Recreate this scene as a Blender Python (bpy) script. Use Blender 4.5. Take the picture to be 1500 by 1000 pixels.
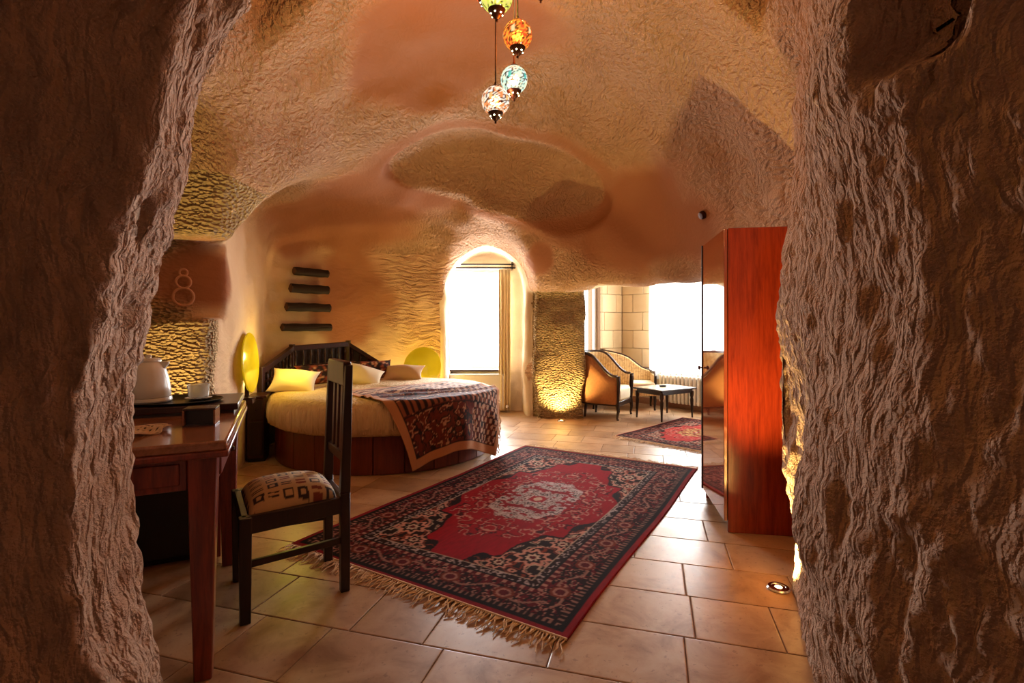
import bpy, bmesh, math, random
import numpy as np
from mathutils import Vector, Matrix

for o in list(bpy.data.objects):
    bpy.data.objects.remove(o)
SC = bpy.context.scene
COL = SC.collection
random.seed(7)
PI = math.pi

# ------------------------------------------------------------------ camera
cam = bpy.data.cameras.new('camera')
cam.sensor_width = 36.0
cam.lens = 36.0 * 733.0 / 1500.0
cam.shift_y = -20.0 / 1500.0
cam.clip_start = 0.05
camo = bpy.data.objects.new('camera', cam)
COL.objects.link(camo)
camo.location = (0, 0, 1.2)
camo.rotation_euler = (PI / 2, 0, 0)
SC.camera = camo

# ------------------------------------------------------------------ world, daylight, exposure
SC.view_settings.view_transform = 'Standard'
SC.view_settings.look = 'None'
SC.view_settings.gamma = 1.0
SC.view_settings.exposure = 0.65
SC.view_settings.use_curve_mapping = False
world = bpy.data.worlds.new('world')
SC.world = world
world.use_nodes = True
bg = world.node_tree.nodes['Background']
bg.inputs[0].default_value = (0.93, 0.97, 1.0, 1)
bg.inputs[1].default_value = 5.0


def add_light(name, kind, loc, energy, color, target=None, **kw):
    l = bpy.data.lights.new(name, kind)
    l.energy = energy
    l.color = color
    for k, v in kw.items():
        setattr(l, k, v)
    o = bpy.data.objects.new(name, l)
    COL.objects.link(o)
    o.location = loc
    if target is not None:
        d = Vector(target) - Vector(loc)
        o.rotation_euler = d.to_track_quat('-Z', 'Y').to_euler()
    return o


DAY = (0.95, 0.97, 1.0)
# daylight entering through the two visible window walls (panels stand outside the panes)
add_light('daylight_bedroom_window', 'AREA', (-0.53, 7.85, 1.45), 150, DAY, (-0.5, 5.0, 0.9), shape='RECTANGLE', size=0.85, size_y=1.4)
add_light('daylight_lounge_window', 'AREA', (3.05, 7.95, 1.45), 260, DAY, (1.6, 6.4, 0.5), shape='RECTANGLE', size=1.15, size_y=1.7)

# ------------------------------------------------------------------ helpers
def tag(o, label=None, cat=None, group=None, kind=None):
    if label: o['label'] = label
    if cat: o['category'] = cat
    if group: o['group'] = group
    if kind: o['kind'] = kind
    return o


def empty(name, loc=(0, 0, 0), rz=0.0, label=None, cat=None, group=None, kind=None):
    o = bpy.data.objects.new(name, None)
    COL.objects.link(o)
    o.location = loc
    o.rotation_euler = (0, 0, rz)
    o.empty_display_size = 0.1
    return tag(o, label, cat, group, kind)


class MB:
    """collects geometry for one mesh object"""
    def __init__(s):
        s.v = []; s.f = []

    def add(s, vs, fs):
        n = len(s.v)
        s.v += [tuple(p) for p in vs]
        s.f += [tuple(i + n for i in f) for f in fs]
        return s

    def hexa(s, p):
        """eight corners: 4 bottom ccw, 4 top ccw"""
        return s.add(p, [(3, 2, 1, 0), (4, 5, 6, 7), (0, 1, 5, 4), (1, 2, 6, 5), (2, 3, 7, 6), (3, 0, 4, 7)])

    def box(s, x0, x1, y0, y1, z0, z1):
        return s.hexa([(x0, y0, z0), (x1, y0, z0), (x1, y1, z0), (x0, y1, z0),
                       (x0, y0, z1), (x1, y0, z1), (x1, y1, z1), (x0, y1, z1)])

    def taper(s, cx, cy, z0, z1, a0, b0, a1, b1, dx=0, dy=0):
        """box tapering from half sizes a0,b0 at z0 to a1,b1 at z1"""
        return s.hexa([(cx - a0 + dx, cy - b0 + dy, z0), (cx + a0 + dx, cy - b0 + dy, z0), (cx + a0 + dx, cy + b0 + dy, z0), (cx - a0 + dx, cy + b0 + dy, z0),
                       (cx - a1, cy - b1, z1), (cx + a1, cy - b1, z1), (cx + a1, cy + b1, z1), (cx - a1, cy + b1, z1)])

    def tube(s, path, rad, seg=8, cap=True):
        P = [Vector(p) for p in path]
        n = len(P)
        R = [rad] * n if not hasattr(rad, '__len__') else rad
        up = None
        base = len(s.v)
        for i in range(n):
            t = (P[min(i + 1, n - 1)] - P[max(i - 1, 0)])
            if t.length < 1e-9: t = Vector((0, 0, 1))
            t.normalize()
            if up is None:
                up = Vector((0, 0, 1)) if abs(t.z) < 0.9 else Vector((1, 0, 0))
            a = t.cross(up)
            if a.length < 1e-6: a = t.cross(Vector((0.3, 1, 0.2)))
            a.normalize()
            b = a.cross(t).normalized()
            up = b
            for k in range(seg):
                th = 2 * PI * k / seg
                s.v.append(tuple(P[i] + a * (R[i] * math.cos(th)) + b * (R[i] * math.sin(th))))
        for i in range(n - 1):
            for k in range(seg):
                k2 = (k + 1) % seg
                s.f.append((base + i * seg + k, base + i * seg + k2, base + (i + 1) * seg + k2, base + (i + 1) * seg + k))
        if cap:
            s.f.append(tuple(base + k for k in range(seg))[::-1])
            s.f.append(tuple(base + (n - 1) * seg + k for k in range(seg)))
        return s

    def lathe(s, prof, seg=24, c=(0, 0, 0), sx=1.0, sy=1.0):
        """prof: (r,z) from bottom to top"""
        base = len(s.v)
        for r, z in prof:
            for k in range(seg):
                th = 2 * PI * k / seg
                s.v.append((c[0] + sx * r * math.cos(th), c[1] + sy * r * math.sin(th), c[2] + z))
        n = len(prof)
        for i in range(n - 1):
            for k in range(seg):
                k2 = (k + 1) % seg
                s.f.append((base + i * seg + k, base + i * seg + k2, base + (i + 1) * seg + k2, base + (i + 1) * seg + k))
        if prof[0][0] > 1e-5: s.f.append(tuple(base + k for k in range(seg))[::-1])
        if prof[-1][0] > 1e-5: s.f.append(tuple(base + (n - 1) * seg + k for k in range(seg)))
        return s

    def prism(s, poly, axis, a, b):
        """extrude a 2D polygon along an axis between a and b; poly holds the other two coordinates in order"""
        def P(q, t):
            if axis == 'x': return (t, q[0], q[1])
            if axis == 'y': return (q[0], t, q[1])
            return (q[0], q[1], t)
        n = len(poly)
        vs = [P(q, a) for q in poly] + [P(q, b) for q in poly]
        fs = [tuple(range(n))[::-1], tuple(range(n, 2 * n))]
        fs += [(i, (i + 1) % n, n + (i + 1) % n, n + i) for i in range(n)]
        return s.add(vs, fs)

    def mesh(s, name, smooth=False, fix=True):
        me = bpy.data.meshes.new(name)
        me.from_pydata(s.v, [], s.f)
        if fix:
            bm = bmesh.new(); bm.from_mesh(me)
            bmesh.ops.recalc_face_normals(bm, faces=bm.faces)
            bm.to_mesh(me); bm.free()
        if smooth:
            me.polygons.foreach_set('use_smooth', [True] * len(me.polygons))
        me.update()
        return me

    def build(s, name, mat, parent=None, smooth=False, bevel=0.0, seg=2, angle=None):
        o = bpy.data.objects.new(name, s.mesh(name, smooth or bevel > 0))
        COL.objects.link(o)
        if mat: o.data.materials.append(mat)
        if parent: o.parent = parent
        if bevel > 0:
            m = o.modifiers.new('bevel', 'BEVEL')
            m.width = bevel; m.segments = seg; m.limit_method = 'ANGLE'; m.angle_limit = math.radians(35)
            m.harden_normals = False
        if (smooth or bevel > 0):
            smooth_by_angle(o.data, 40 if angle is None else angle)
        return o


def smooth_by_angle(me, deg):
    bm = bmesh.new(); bm.from_mesh(me)
    lim = math.radians(deg)
    for e in bm.edges:
        if len(e.link_faces) == 2:
            e.smooth = e.calc_face_angle(0.0) < lim
    bm.to_mesh(me); bm.free()


def link_copy(o, parent=None, loc=None):
    c = o.copy(); COL.objects.link(c)
    if parent: c.parent = parent
    if loc is not None: c.location = loc
    return c


# --- numpy noise
def _hash(ix, iy, iz, seed):
    n = (ix.astype(np.int64) * 374761393 + iy.astype(np.int64) * 668265263 + iz.astype(np.int64) * 2147483647 + seed * 974711)
    n = (n ^ (n >> 13)) * 1274126177
    n = n & 0x7fffffff
    n = (n ^ (n >> 16)) * 73244475
    n = n & 0x7fffffff
    return ((n ^ (n >> 15)) & 0xffff).astype(np.float32) / 65535.0


def vnoise(x, y, z, seed=0):
    """value noise in -1..1"""
    x = np.asarray(x, np.float32); y = np.asarray(y, np.float32); z = np.asarray(z, np.float32) + np.zeros_like(x)
    ix, iy, iz = np.floor(x), np.floor(y), np.floor(z)
    fx, fy, fz = x - ix, y - iy, z - iz
    ix = ix.astype(np.int32); iy = iy.astype(np.int32); iz = iz.astype(np.int32)
    fx = fx * fx * (3 - 2 * fx); fy = fy * fy * (3 - 2 * fy); fz = fz * fz * (3 - 2 * fz)
    r = 0
    for a in (0, 1):
        for b in (0, 1):
            for c in (0, 1):
                w = (fx if a else 1 - fx) * (fy if b else 1 - fy) * (fz if c else 1 - fz)
                r = r + w * _hash(ix + a, iy + b, iz + c, seed)
    return r * 2 - 1


def fbm(x, y, z, seed=0, octv=3, gain=0.5):
    r = 0; a = 1.0; f = 1.0
    for i in range(octv):
        r = r + a * vnoise(x * f, y * f, z * f, seed + i * 17)
        a *= gain; f *= 2.03
    return r


def sstep(a, b, x):
    t = np.clip((x - a) / (b - a), 0, 1)
    return t * t * (3 - 2 * t)


def lin(*c):
    return tuple(((v / 255) / 12.92 if v / 255 <= 0.04045 else ((v / 255 + 0.055) / 1.055) ** 2.4) for v in c)


# ------------------------------------------------------------------ materials
class NT:
    def __init__(s, name):
        s.m = bpy.data.materials.new(name)
        s.m.use_nodes = True
        s.t = s.m.node_tree
        s.bsdf = s.t.nodes['Principled BSDF']
        s.out = s.t.nodes['Material Output']

    def n(s, typ, **kw):
        nd = s.t.nodes.new(typ)
        for k, v in kw.items(): setattr(nd, k, v)
        return nd

    def l(s, a, b): s.t.links.new(a, b)

    def pos(s): return s.n('ShaderNodeNewGeometry').outputs['Position']

    def obj(s): return s.n('ShaderNodeTexCoord').outputs['Object']

    def mapping(s, vec, scale=(1, 1, 1), rot=(0, 0, 0)):
        m = s.n('ShaderNodeMapping')
        m.inputs['Scale'].default_value = scale
        m.inputs['Rotation'].default_value = rot
        s.l(vec, m.inputs['Vector'])
        return m.outputs[0]

    def noise(s, vec, scale, detail=3, rough=0.5, dist=0.0):
        nd = s.n('ShaderNodeTexNoise')
        nd.inputs['Scale'].default_value = scale
        nd.inputs['Detail'].default_value = detail
        nd.inputs['Roughness'].default_value = rough
        nd.inputs['Distortion'].default_value = dist
        s.l(vec, nd.inputs['Vector'])
        return nd.outputs['Fac']

    def voronoi(s, vec, scale, feature='F1', smooth=0.5):
        nd = s.n('ShaderNodeTexVoronoi', feature=feature)
        nd.inputs['Scale'].default_value = scale
        if feature == 'SMOOTH_F1': nd.inputs['Smoothness'].default_value = smooth
        s.l(vec, nd.inputs['Vector'])
        return nd.outputs['Distance']

    def ramp(s, fac, stops):
        nd = s.n('ShaderNodeValToRGB')
        cr = nd.color_ramp
        while len(cr.elements) < len(stops): cr.elements.new(0.5)
        for e, (p, c) in zip(cr.elements, stops):
            e.position = p
            e.color = (*c, 1) if len(c) == 3 else c
        s.l(fac, nd.inputs[0])
        return nd.outputs[0]

    def math(s, op, a, b=None, clamp=False):
        nd = s.n('ShaderNodeMath', operation=op)
        nd.use_clamp = clamp
        for i, v in enumerate((a, b)):
            if v is None: continue
            if isinstance(v, (int, float)): nd.inputs[i].default_value = v
            else: s.l(v, nd.inputs[i])
        return nd.outputs[0]

    def mix(s, fac, a, b, blend='MIX'):
        nd = s.n('ShaderNodeMix', data_type='RGBA', blend_type=blend)
        for i, v in ((0, fac), (6, a), (7, b)):
            if isinstance(v, (int, float)): nd.inputs[i].default_value = v
            elif isinstance(v, tuple): nd.inputs[i].default_value = (*v, 1)
            else: s.l(v, nd.inputs[i])
        return nd.outputs[2]

    def attr(s, name, out='Color'):
        nd = s.n('ShaderNodeAttribute', attribute_name=name)
        return nd.outputs[out]

    def bump(s, h, strength=0.5, dist=0.01, prev=None):
        nd = s.n('ShaderNodeBump')
        nd.inputs['Strength'].default_value = strength if isinstance(strength, (int, float)) else 1
        if not isinstance(strength, (int, float)): s.l(strength, nd.inputs['Strength'])
        nd.inputs['Distance'].default_value = dist
        s.l(h, nd.inputs['Height'])
        if prev is not None: s.l(prev, nd.inputs['Normal'])
        return nd.outputs[0]

    def set(s, **kw):
        for k, v in kw.items():
            i = s.bsdf.inputs[k.replace('_', ' ')]
            if isinstance(v, (int, float)): i.default_value = v
            elif isinstance(v, tuple): i.default_value = (*v, 1) if len(v) == 3 else v
            else: s.l(v, i)
        return s


def simple(name, col, rough=0.5, metal=0.0, var=0.12, scale=30, bump=0.0, **kw):
    t = NT(name)
    f = t.noise(t.obj(), scale, 4)
    a = tuple(c * (1 - var) for c in col); b = tuple(min(1, c * (1 + var)) for c in col)
    t.set(Base_Color=t.mix(f, a, b), Roughness=rough, Metallic=metal)
    if bump: t.set(Normal=t.bump(f, bump, 0.004))
    for k, v in kw.items(): t.set(**{k: v})
    return t.m


def wood(name, c0, c1, rough=0.3, grain=(14, 14, 1.2), rot=(0, 0, 0), coat=0.0):
    t = NT(name)
    p = t.mapping(t.obj(), grain, rot)
    f = t.noise(p, 4.0, 6, 0.6, 0.6)
    f2 = t.noise(p, 22.0, 3, 0.6)
    g = t.math('ADD', t.math('MULTIPLY', f, 0.75), t.math('MULTIPLY', f2, 0.25))
    t.set(Base_Color=t.ramp(g, [(0.32, c0), (0.62, c1)]), Roughness=rough, Normal=t.bump(g, 0.08, 0.003))
    t.set(Coat_Weight=coat, Coat_Roughness=0.08)
    return t.m


def attr_mat(name, rough=0.9, bump=0.3, bscale=240, **kw):
    t = NT(name)
    c = t.attr('Col')
    f = t.noise(t.obj(), bscale, 2)
    t.set(Base_Color=t.mix(t.math('MULTIPLY', f, 0.35), c, t.mix(0.5, c, (0.02, 0.012, 0.01))), Roughness=rough, Normal=t.bump(f, bump, 0.004))
    for k, v in kw.items(): t.set(**{k: v})
    return t.m


BEIGE = lin(220, 182, 148)
BEIGE2 = lin(198, 154, 122)
BROWN = lin(164, 112, 82)


def rock(name, stretch=(1, 1, 0.28), scale=26, dimple=0.0, strength=0.7, big=0.0, a=BEIGE, b=BEIGE2):
    """hand-hewn tuff: directional chisel strokes, optional peck dimples, smooth brown patches and painted lip shade from the 'patch' attribute"""
    t = NT(name)
    P = t.pos()
    w = t.n('ShaderNodeTexNoise'); w.inputs['Scale'].default_value = 1.7; w.inputs['Detail'].default_value = 2
    t.l(P, w.inputs['Vector'])
    vm = t.n('ShaderNodeVectorMath', operation='MULTIPLY_ADD')
    t.l(w.outputs['Color'], vm.inputs[0]); vm.inputs[1].default_value = (0.30, 0.30, 0.30); t.l(P, vm.inputs[2])
    Q = t.mapping(vm.outputs[0], stretch)
    st = t.noise(Q, scale, 2, 0.45, 0.3)
    st2 = t.noise(P, scale * 3.2, 2, 0.5)
    h = t.math('ADD', st, t.math('MULTIPLY', st2, 0.22))
    if dimple:
        v = t.voronoi(t.mapping(P, (0.8, 0.8, 1.4)), 42, 'SMOOTH_F1', 0.4)
        h = t.math('ADD', t.math('MULTIPLY', h, 1 - dimple), t.math('MULTIPLY', v, dimple * 1.6))
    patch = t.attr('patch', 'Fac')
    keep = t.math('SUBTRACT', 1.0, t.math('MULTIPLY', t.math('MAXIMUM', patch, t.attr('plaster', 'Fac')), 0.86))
    nrm = t.bump(h, t.math('MULTIPLY', keep, strength), 0.085)
    tone = t.noise(P, 2.3, 5, 0.6)
    fine = t.noise(P, 60, 2, 0.6)
    c = t.mix(tone, a, b)
    c = t.mix(t.math('MULTIPLY', fine, 0.35), c, tuple(x * 0.72 for x in b))
    pl = t.attr('plaster', 'Fac')
    c = t.mix(pl, c, t.mix(tone, lin(226, 196, 164), lin(208, 174, 140)))
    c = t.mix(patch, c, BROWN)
    t.set(Base_Color=c, Roughness=0.95, Normal=nrm)
    t.bsdf.inputs['Specular IOR Level'].default_value = 0.15
    return t.m


M = {}
M['rock_ceiling'] = rock('hewn_tuff_ceiling', (1, 0.5, 0.9), 38, strength=1.0)
M['rock_wall'] = rock('hewn_tuff_wall', (0.26, 0.4, 1), 26, strength=1.0)
M['rock_front'] = rock('hewn_tuff_doorway', (1, 1, 0.3), 42, strength=0.7, a=lin(206, 172, 146), b=lin(178, 140, 116))
M['rock_peck'] = rock('pecked_tuff', (1, 1, 0.8), 22, dimple=0.8, strength=1.0, a=lin(214, 188, 146), b=lin(196, 160, 118))
M['plaster'] = rock('smooth_plaster', (1, 1, 1), 12, strength=0.12, a=lin(232, 214, 190), b=lin(218, 196, 168))

# floor tiles
t = NT('travertine_tile')
oi = t.n('ShaderNodeObjectInfo').outputs['Random']
P = t.pos()
f1 = t.noise(P, 5.0, 6, 0.65, 0.6)
f2 = t.noise(t.mapping(P, (1, 1, 1)), 38, 3, 0.6)
c = t.ramp(f1, [(0.3, lin(158, 118, 84)), (0.52, lin(194, 156, 118)), (0.75, lin(206, 174, 138))])
c = t.mix(t.math('MULTIPLY', t.math('LESS_THAN', f2, 0.36), 0.5), c, lin(140, 104, 78))
tone = t.ramp(oi, [(0.0, (0.70, 0.66, 0.62)), (0.5, (0.95, 0.94, 0.92)), (1.0, (1.0, 1.0, 1.0))])
c = t.mix(1.0, c, tone, 'MULTIPLY')
t.set(Base_Color=c, Roughness=t.math('ADD', 0.22, t.math('MULTIPLY', f1, 0.25)), Normal=t.bump(f2, 0.06, 0.003))
M['tile'] = t.m
M['grout'] = simple('grout', lin(150, 120, 92), 0.9)

M['red_wood'] = wood('cherry_veneer', lin(112, 30, 14), lin(160, 52, 22), 0.22, (10, 10, 0.8), coat=0.25)
M['desk_wood'] = wood('mahogany_wood', lin(84, 24, 14), lin(140, 52, 28), 0.28, (12, 12, 1.0), coat=0.2)
M['desk_top'] = wood('mahogany_desktop', lin(120, 70, 42), lin(160, 100, 62), 0.2, (10, 1.2, 10), coat=0.3)
M['dark_wood'] = wood('dark_stained_wood', lin(34, 14, 10), lin(66, 28, 18), 0.3, (14, 14, 1.0))
M['bed_wood'] = wood('bed_base_veneer', lin(70, 22, 14), lin(112, 42, 26), 0.28, (9, 9, 0.8), coat=0.2)
M['black_wood'] = wood('black_brown_wood', lin(22, 12, 10), lin(46, 24, 18), 0.35, (14, 14, 1.0))
M['log_wood'] = wood('split_log', lin(16, 8, 5), lin(48, 24, 13), 0.8, (30, 30, 30))
M['black'] = simple('black_lacquer', lin(14, 10, 9), 0.35)
M['white_metal'] = simple('white_enamel', lin(232, 226, 214), 0.35, var=0.03)
M['white_plastic'] = simple('white_plastic', lin(226, 220, 210), 0.28, var=0.03)
t = NT('cream_bed_linen')
f = t.noise(t.mapping(t.obj(), (9, 9, 0.7)), 4.0, 3, 0.5, 0.5)
t.set(Base_Color=t.mix(f, lin(212, 178, 130), lin(228, 198, 154)), Roughness=0.85, Normal=t.bump(f, 0.9, 0.05))
M['sheet'] = t.m
M['pillow'] = simple('cream_pillowcase', lin(236, 220, 186), 0.85, var=0.05, scale=12, bump=0.15)
M['beige_cloth'] = simple('beige_cloth', lin(206, 170, 128), 0.9, var=0.06, scale=20, bump=0.15)
M['curtain'] = simple('cream_curtain_cloth', lin(232, 212, 168), 0.9, var=0.05, scale=20)
M['chrome'] = simple('chrome', (0.75, 0.73, 0.7), 0.15, 1.0, var=0.03)
M['bronze'] = simple('aged_bronze', lin(60, 28, 18), 0.4, 0.6, var=0.2)
M['cord'] = simple('dark_cord', lin(46, 18, 12), 0.6)
M['frame'] = simple('window_frame', lin(226, 226, 224), 0.4, var=0.03)
M['dark_metal'] = simple('dark_metal', lin(28, 24, 22), 0.4, 0.5)
M['lace'] = simple('lace_cloth', lin(206, 176, 144), 0.95, var=0.25, scale=90, bump=0.4)
M['limestone'] = NT('limestone_block')
t = M['limestone']; P = t.pos()
oi = t.n('ShaderNodeObjectInfo').outputs['Random']
c = t.mix(t.noise(P, 3.5, 5, 0.6), lin(226, 204, 164), lin(206, 178, 136))
c = t.mix(1.0, c, t.ramp(oi, [(0, (0.86, 0.82, 0.78)), (1, (1, 1, 1))]), 'MULTIPLY')
t.set(Base_Color=c, Roughness=0.9, Normal=t.bump(t.noise(P, 40, 3), 0.25, 0.004))
M['limestone'] = t.m


def glass_pane(name):
    t = NT(name)
    tr = t.n('ShaderNodeBsdfTransparent'); gl = t.n('ShaderNodeBsdfGlossy'); gl.inputs['Roughness'].default_value = 0.02
    mx = t.n('ShaderNodeMixShader'); mx.inputs[0].default_value = 0.06
    t.l(tr.outputs[0], mx.inputs[1]); t.l(gl.outputs[0], mx.inputs[2]); t.l(mx.outputs[0], t.out.inputs[0])
    return t.m


def sheer(name, opacity=0.55):
    t = NT(name)
    tr = t.n('ShaderNodeBsdfTransparent'); tl = t.n('ShaderNodeBsdfTranslucent'); tl.inputs[0].default_value = (0.9, 0.9, 0.86, 1)
    df = t.n('ShaderNodeBsdfDiffuse'); df.inputs[0].default_value = (0.85, 0.85, 0.8, 1)
    m1 = t.n('ShaderNodeMixShader'); m1.inputs[0].default_value = 0.4
    t.l(tl.outputs[0], m1.inputs[1]); t.l(df.outputs[0], m1.inputs[2])
    f = t.noise(t.mapping(t.obj(), (60, 60, 1)), 3, 2)
    mx = t.n('ShaderNodeMixShader')
    t.l(t.math('ADD', opacity - 0.15, t.math('MULTIPLY', f, 0.3)), mx.inputs[0])
    t.l(tr.outputs[0], mx.inputs[1]); t.l(m1.outputs[0], mx.inputs[2]); t.l(mx.outputs[0], t.out.inputs[0])
    return t.m


M['pane'] = glass_pane('window_glass')
M['sheer'] = sheer('sheer_voile')
t = NT('clear_glass')
t.set(Base_Color=(0.92, 0.94, 0.9), Roughness=0.12, Transmission_Weight=0.7, IOR=1.45)
M['glass'] = t.m

# ------------------------------------------------------------------ the cave: an air volume carved out of rock, meshed with surface nets
def smin(a, b, k):
    h = np.clip(0.5 + 0.5 * (b - a) / k, 0, 1)
    return b + (a - b) * h - k * h * (1 - h)


def smax(a, b, k): return -smin(-a, -b, k)


def sup(X, Y, Z, c, r, n=2.5, nz=2.2):
    q = (np.abs((X - c[0]) / r[0]) ** n + np.abs((Y - c[1]) / r[1]) ** n + 1e-9) ** (nz / n) + np.abs((Z - c[2]) / r[2]) ** nz + 1e-9
    return (q ** (1 / nz) - 1) * min(r) * 0.85


def ell(X, Y, Z, c, r, tilt=0.0):
    x, y, z = X - c[0], Y - c[1], Z - c[2]
    if tilt:
        x, z = x * math.cos(tilt) + z * math.sin(tilt), -x * math.sin(tilt) + z * math.cos(tilt)
    k0 = np.sqrt((x / r[0]) ** 2 + (y / r[1]) ** 2 + (z / r[2]) ** 2)
    k1 = np.sqrt((x / r[0] ** 2) ** 2 + (y / r[1] ** 2) ** 2 + (z / r[2] ** 2) ** 2) + 1e-6
    return k0 * (k0 - 1) / k1


def bx(X, Y, Z, x0, x1, y0, y1, z0, z1):
    return np.maximum.reduce([x0 - X, X - x1, y0 - Y, Y - y1, z0 - Z, Z - z1])


# lounge frame: corner Q, GA along the big window wall, GB along the other wall (towards the camera)
LQ = (1.82, 8.28); GA = (0.64, -0.768); GB = (-0.768, -0.64)
# doorway outline on the left, in metres at y = 1.3 (height, x)
LZ = [-0.2, 0.35, 0.56, 0.72, 0.81, 0.95, 1.06, 1.16, 1.29, 1.40, 1.54, 1.71, 1.95, 2.05, 2.6]
LX = [-0.78, -0.885, -0.96, -0.985, -0.992, -0.995, -0.99, -0.975, -0.95, -0.925, -0.865, -0.80, -0.72, -0.67, -0.40]


_ha = Vector((0.966, 0.22, -0.115)).normalized()
_hn = Vector((-0.1, -0.55, -0.80)); _hn = (_hn - _ha * _hn.dot(_ha)).normalized()
_hc = _ha.cross(_hn)


def hollow(X, Y, Z):
    x, y, z = X + 0.12, Y - 5.19, Z - 2.615
    return (x * _ha.x + y * _ha.y + z * _ha.z, x * _hc.x + y * _hc.y + z * _hc.z, x * _hn.x + y * _hn.y + z * _hn.z)


def air(X, Y, Z):
    main = sup(X, Y, Z, (0.0, 3.5, 0.35), (2.05, 2.75, 2.95), 2.8, 2.3)
    bed = sup(X, Y, Z, (-1.15, 5.1, 0.3), (2.0, 1.72, 2.35), 3.2, 2.8)
    bed = smax(bed, -((X + 2.30) * 0.947 + (Y - 4.25) * 0.32), 0.15)                   # left bedroom wall
    bed = smax(bed, -((X + 2.56) * 0.771 - (Y - 6.10) * 0.636), 0.15)                   # plastered wall behind the headboard
    alc = sup(X, Y, Z, (-1.75, 2.38, 0.2), (0.95, 1.08, 2.3), 3.0, 2.4)
    d = smin(main, bed, 0.22)
    d = smin(d, alc, 0.12)
    # oval hollow in the rear vault
    hu, hv, hn = hollow(X, Y, Z)
    k0 = np.sqrt((hu / 1.2) ** 2 + (hv / 0.60) ** 2 + (hn / 0.43) ** 2)
    k1 = np.sqrt((hu / 1.44) ** 2 + (hv / 0.36) ** 2 + (hn / 0.185) ** 2) + 1e-6
    d = smin(d, k0 * (k0 - 1) / k1, 0.025)
    # niche above the desk
    u = (X + 2.02) * 0.80 + (Y - 3.30) * 0.60; w = (Y - 3.30) * 0.80 - (X + 2.02) * 0.60
    nic = np.maximum.reduce([np.abs(u) - 0.31, np.abs(w) - 0.42, 1.28 - Z, Z - 1.80 + 0.5 * np.maximum(np.abs(u) - 0.16, 0)])
    d = smin(d, nic, 0.03)
    # arched window recess of the bedroom
    ax = np.abs(X + 0.36)
    arch = np.where(Z > 1.72, np.sqrt((ax / 0.53) ** 2 + ((Z - 1.72) / 0.56) ** 2) * 0.53 - 0.53, ax - 0.53)
    rec = np.maximum.reduce([arch - np.clip((6.9 - Y) * 0.14, 0, 0.1), Y - 7.25, 5.2 - Y])
    d = smin(d, rec, 0.10)
    d = smin(d, bx(X, Y, Z, -0.94, -0.11, 7.0, 8.6, 0.60, 2.05), 0.01)
    # right-hand bay with the wardrobe and the low opening to the lounge
    d = smin(d, sup(X, Y, Z, (1.1, 3.6, 0.2), (0.95, 1.15, 2.2), 4, 2.6), 0.15)
    low = np.maximum.reduce([0.25 - X, X - 3.4, 4.3 - Y, Y - 7.4, Z - 1.66 - 0.02 * (X - 0.5)])
    d = smin(d, low, 0.14)
    a = (X - LQ[0]) * GA[0] + (Y - LQ[1]) * GA[1]; b = (X - LQ[0]) * GB[0] + (Y - LQ[1]) * GB[1]
    lounge = np.maximum.reduce([-0.3 - a, a - 2.9, -0.3 - b, b - 1.75, Z - 2.45])
    d = smin(d, lounge, 0.06)
    # column between window recess and lounge
    col = np.maximum.reduce([0.30 - X, X - 0.965, 6.60 - Y, Y - 8.2])
    col = np.minimum(col, np.maximum.reduce([0.17 - X, X - 0.965, 6.78 - Y, Y - 8.2]))
    d = smax(d, -col, 0.06)
    # passage the photograph is taken from
    ent = np.maximum.reduce([-X - 1.3, X - 1.3, -0.8 - Y, Y - 2.6, Z - 2.25 - 0.45 * np.maximum(Y, 0)])
    d = smin(d, ent, 0.1)
    lx = np.interp(Z, LZ, LX).astype(np.float32)
    lt = np.where(Y > 1.05, (1.3 - Y) * 0.40, 0.10 - (1.05 - Y) * 0.85)
    dl = np.maximum((X - (lx - 0.012 + lt)) * 0.8, (Y - 1.36))
    d = smax(d, -dl, 0.09)
    rsl = np.clip(0.12 + 0.32 * (Z - 0.9), 0.05, 0.55)
    rx = 0.563 * Y + 0.035 * np.clip((2.3 - Y) / 0.6, 0, 1) + 0.19 * np.clip((1.75 - Y) / 0.77, 0, 1) ** 2 + np.where(Z > 1.7, -0.05 * (1.7 - Z), 0) 
    rx = np.where(Y < 0.98, 0.769 + rsl * (0.98 - Y) + np.where(Z > 1.7, -0.05 * (1.7 - Z), 0), rx)
    dr = np.maximum((rx - X) * 0.85, (Y - 2.36))
    d = smax(d, -dr, 0.06)
    # lumps
    d = d + 0.045 * fbm(X * 1.6, Y * 1.6, Z * 1.6, 3, 2) * sstep(0.2, 0.7, np.abs(Y - 7.4) + (X < -1) )
    return d.astype(np.float32)


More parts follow.
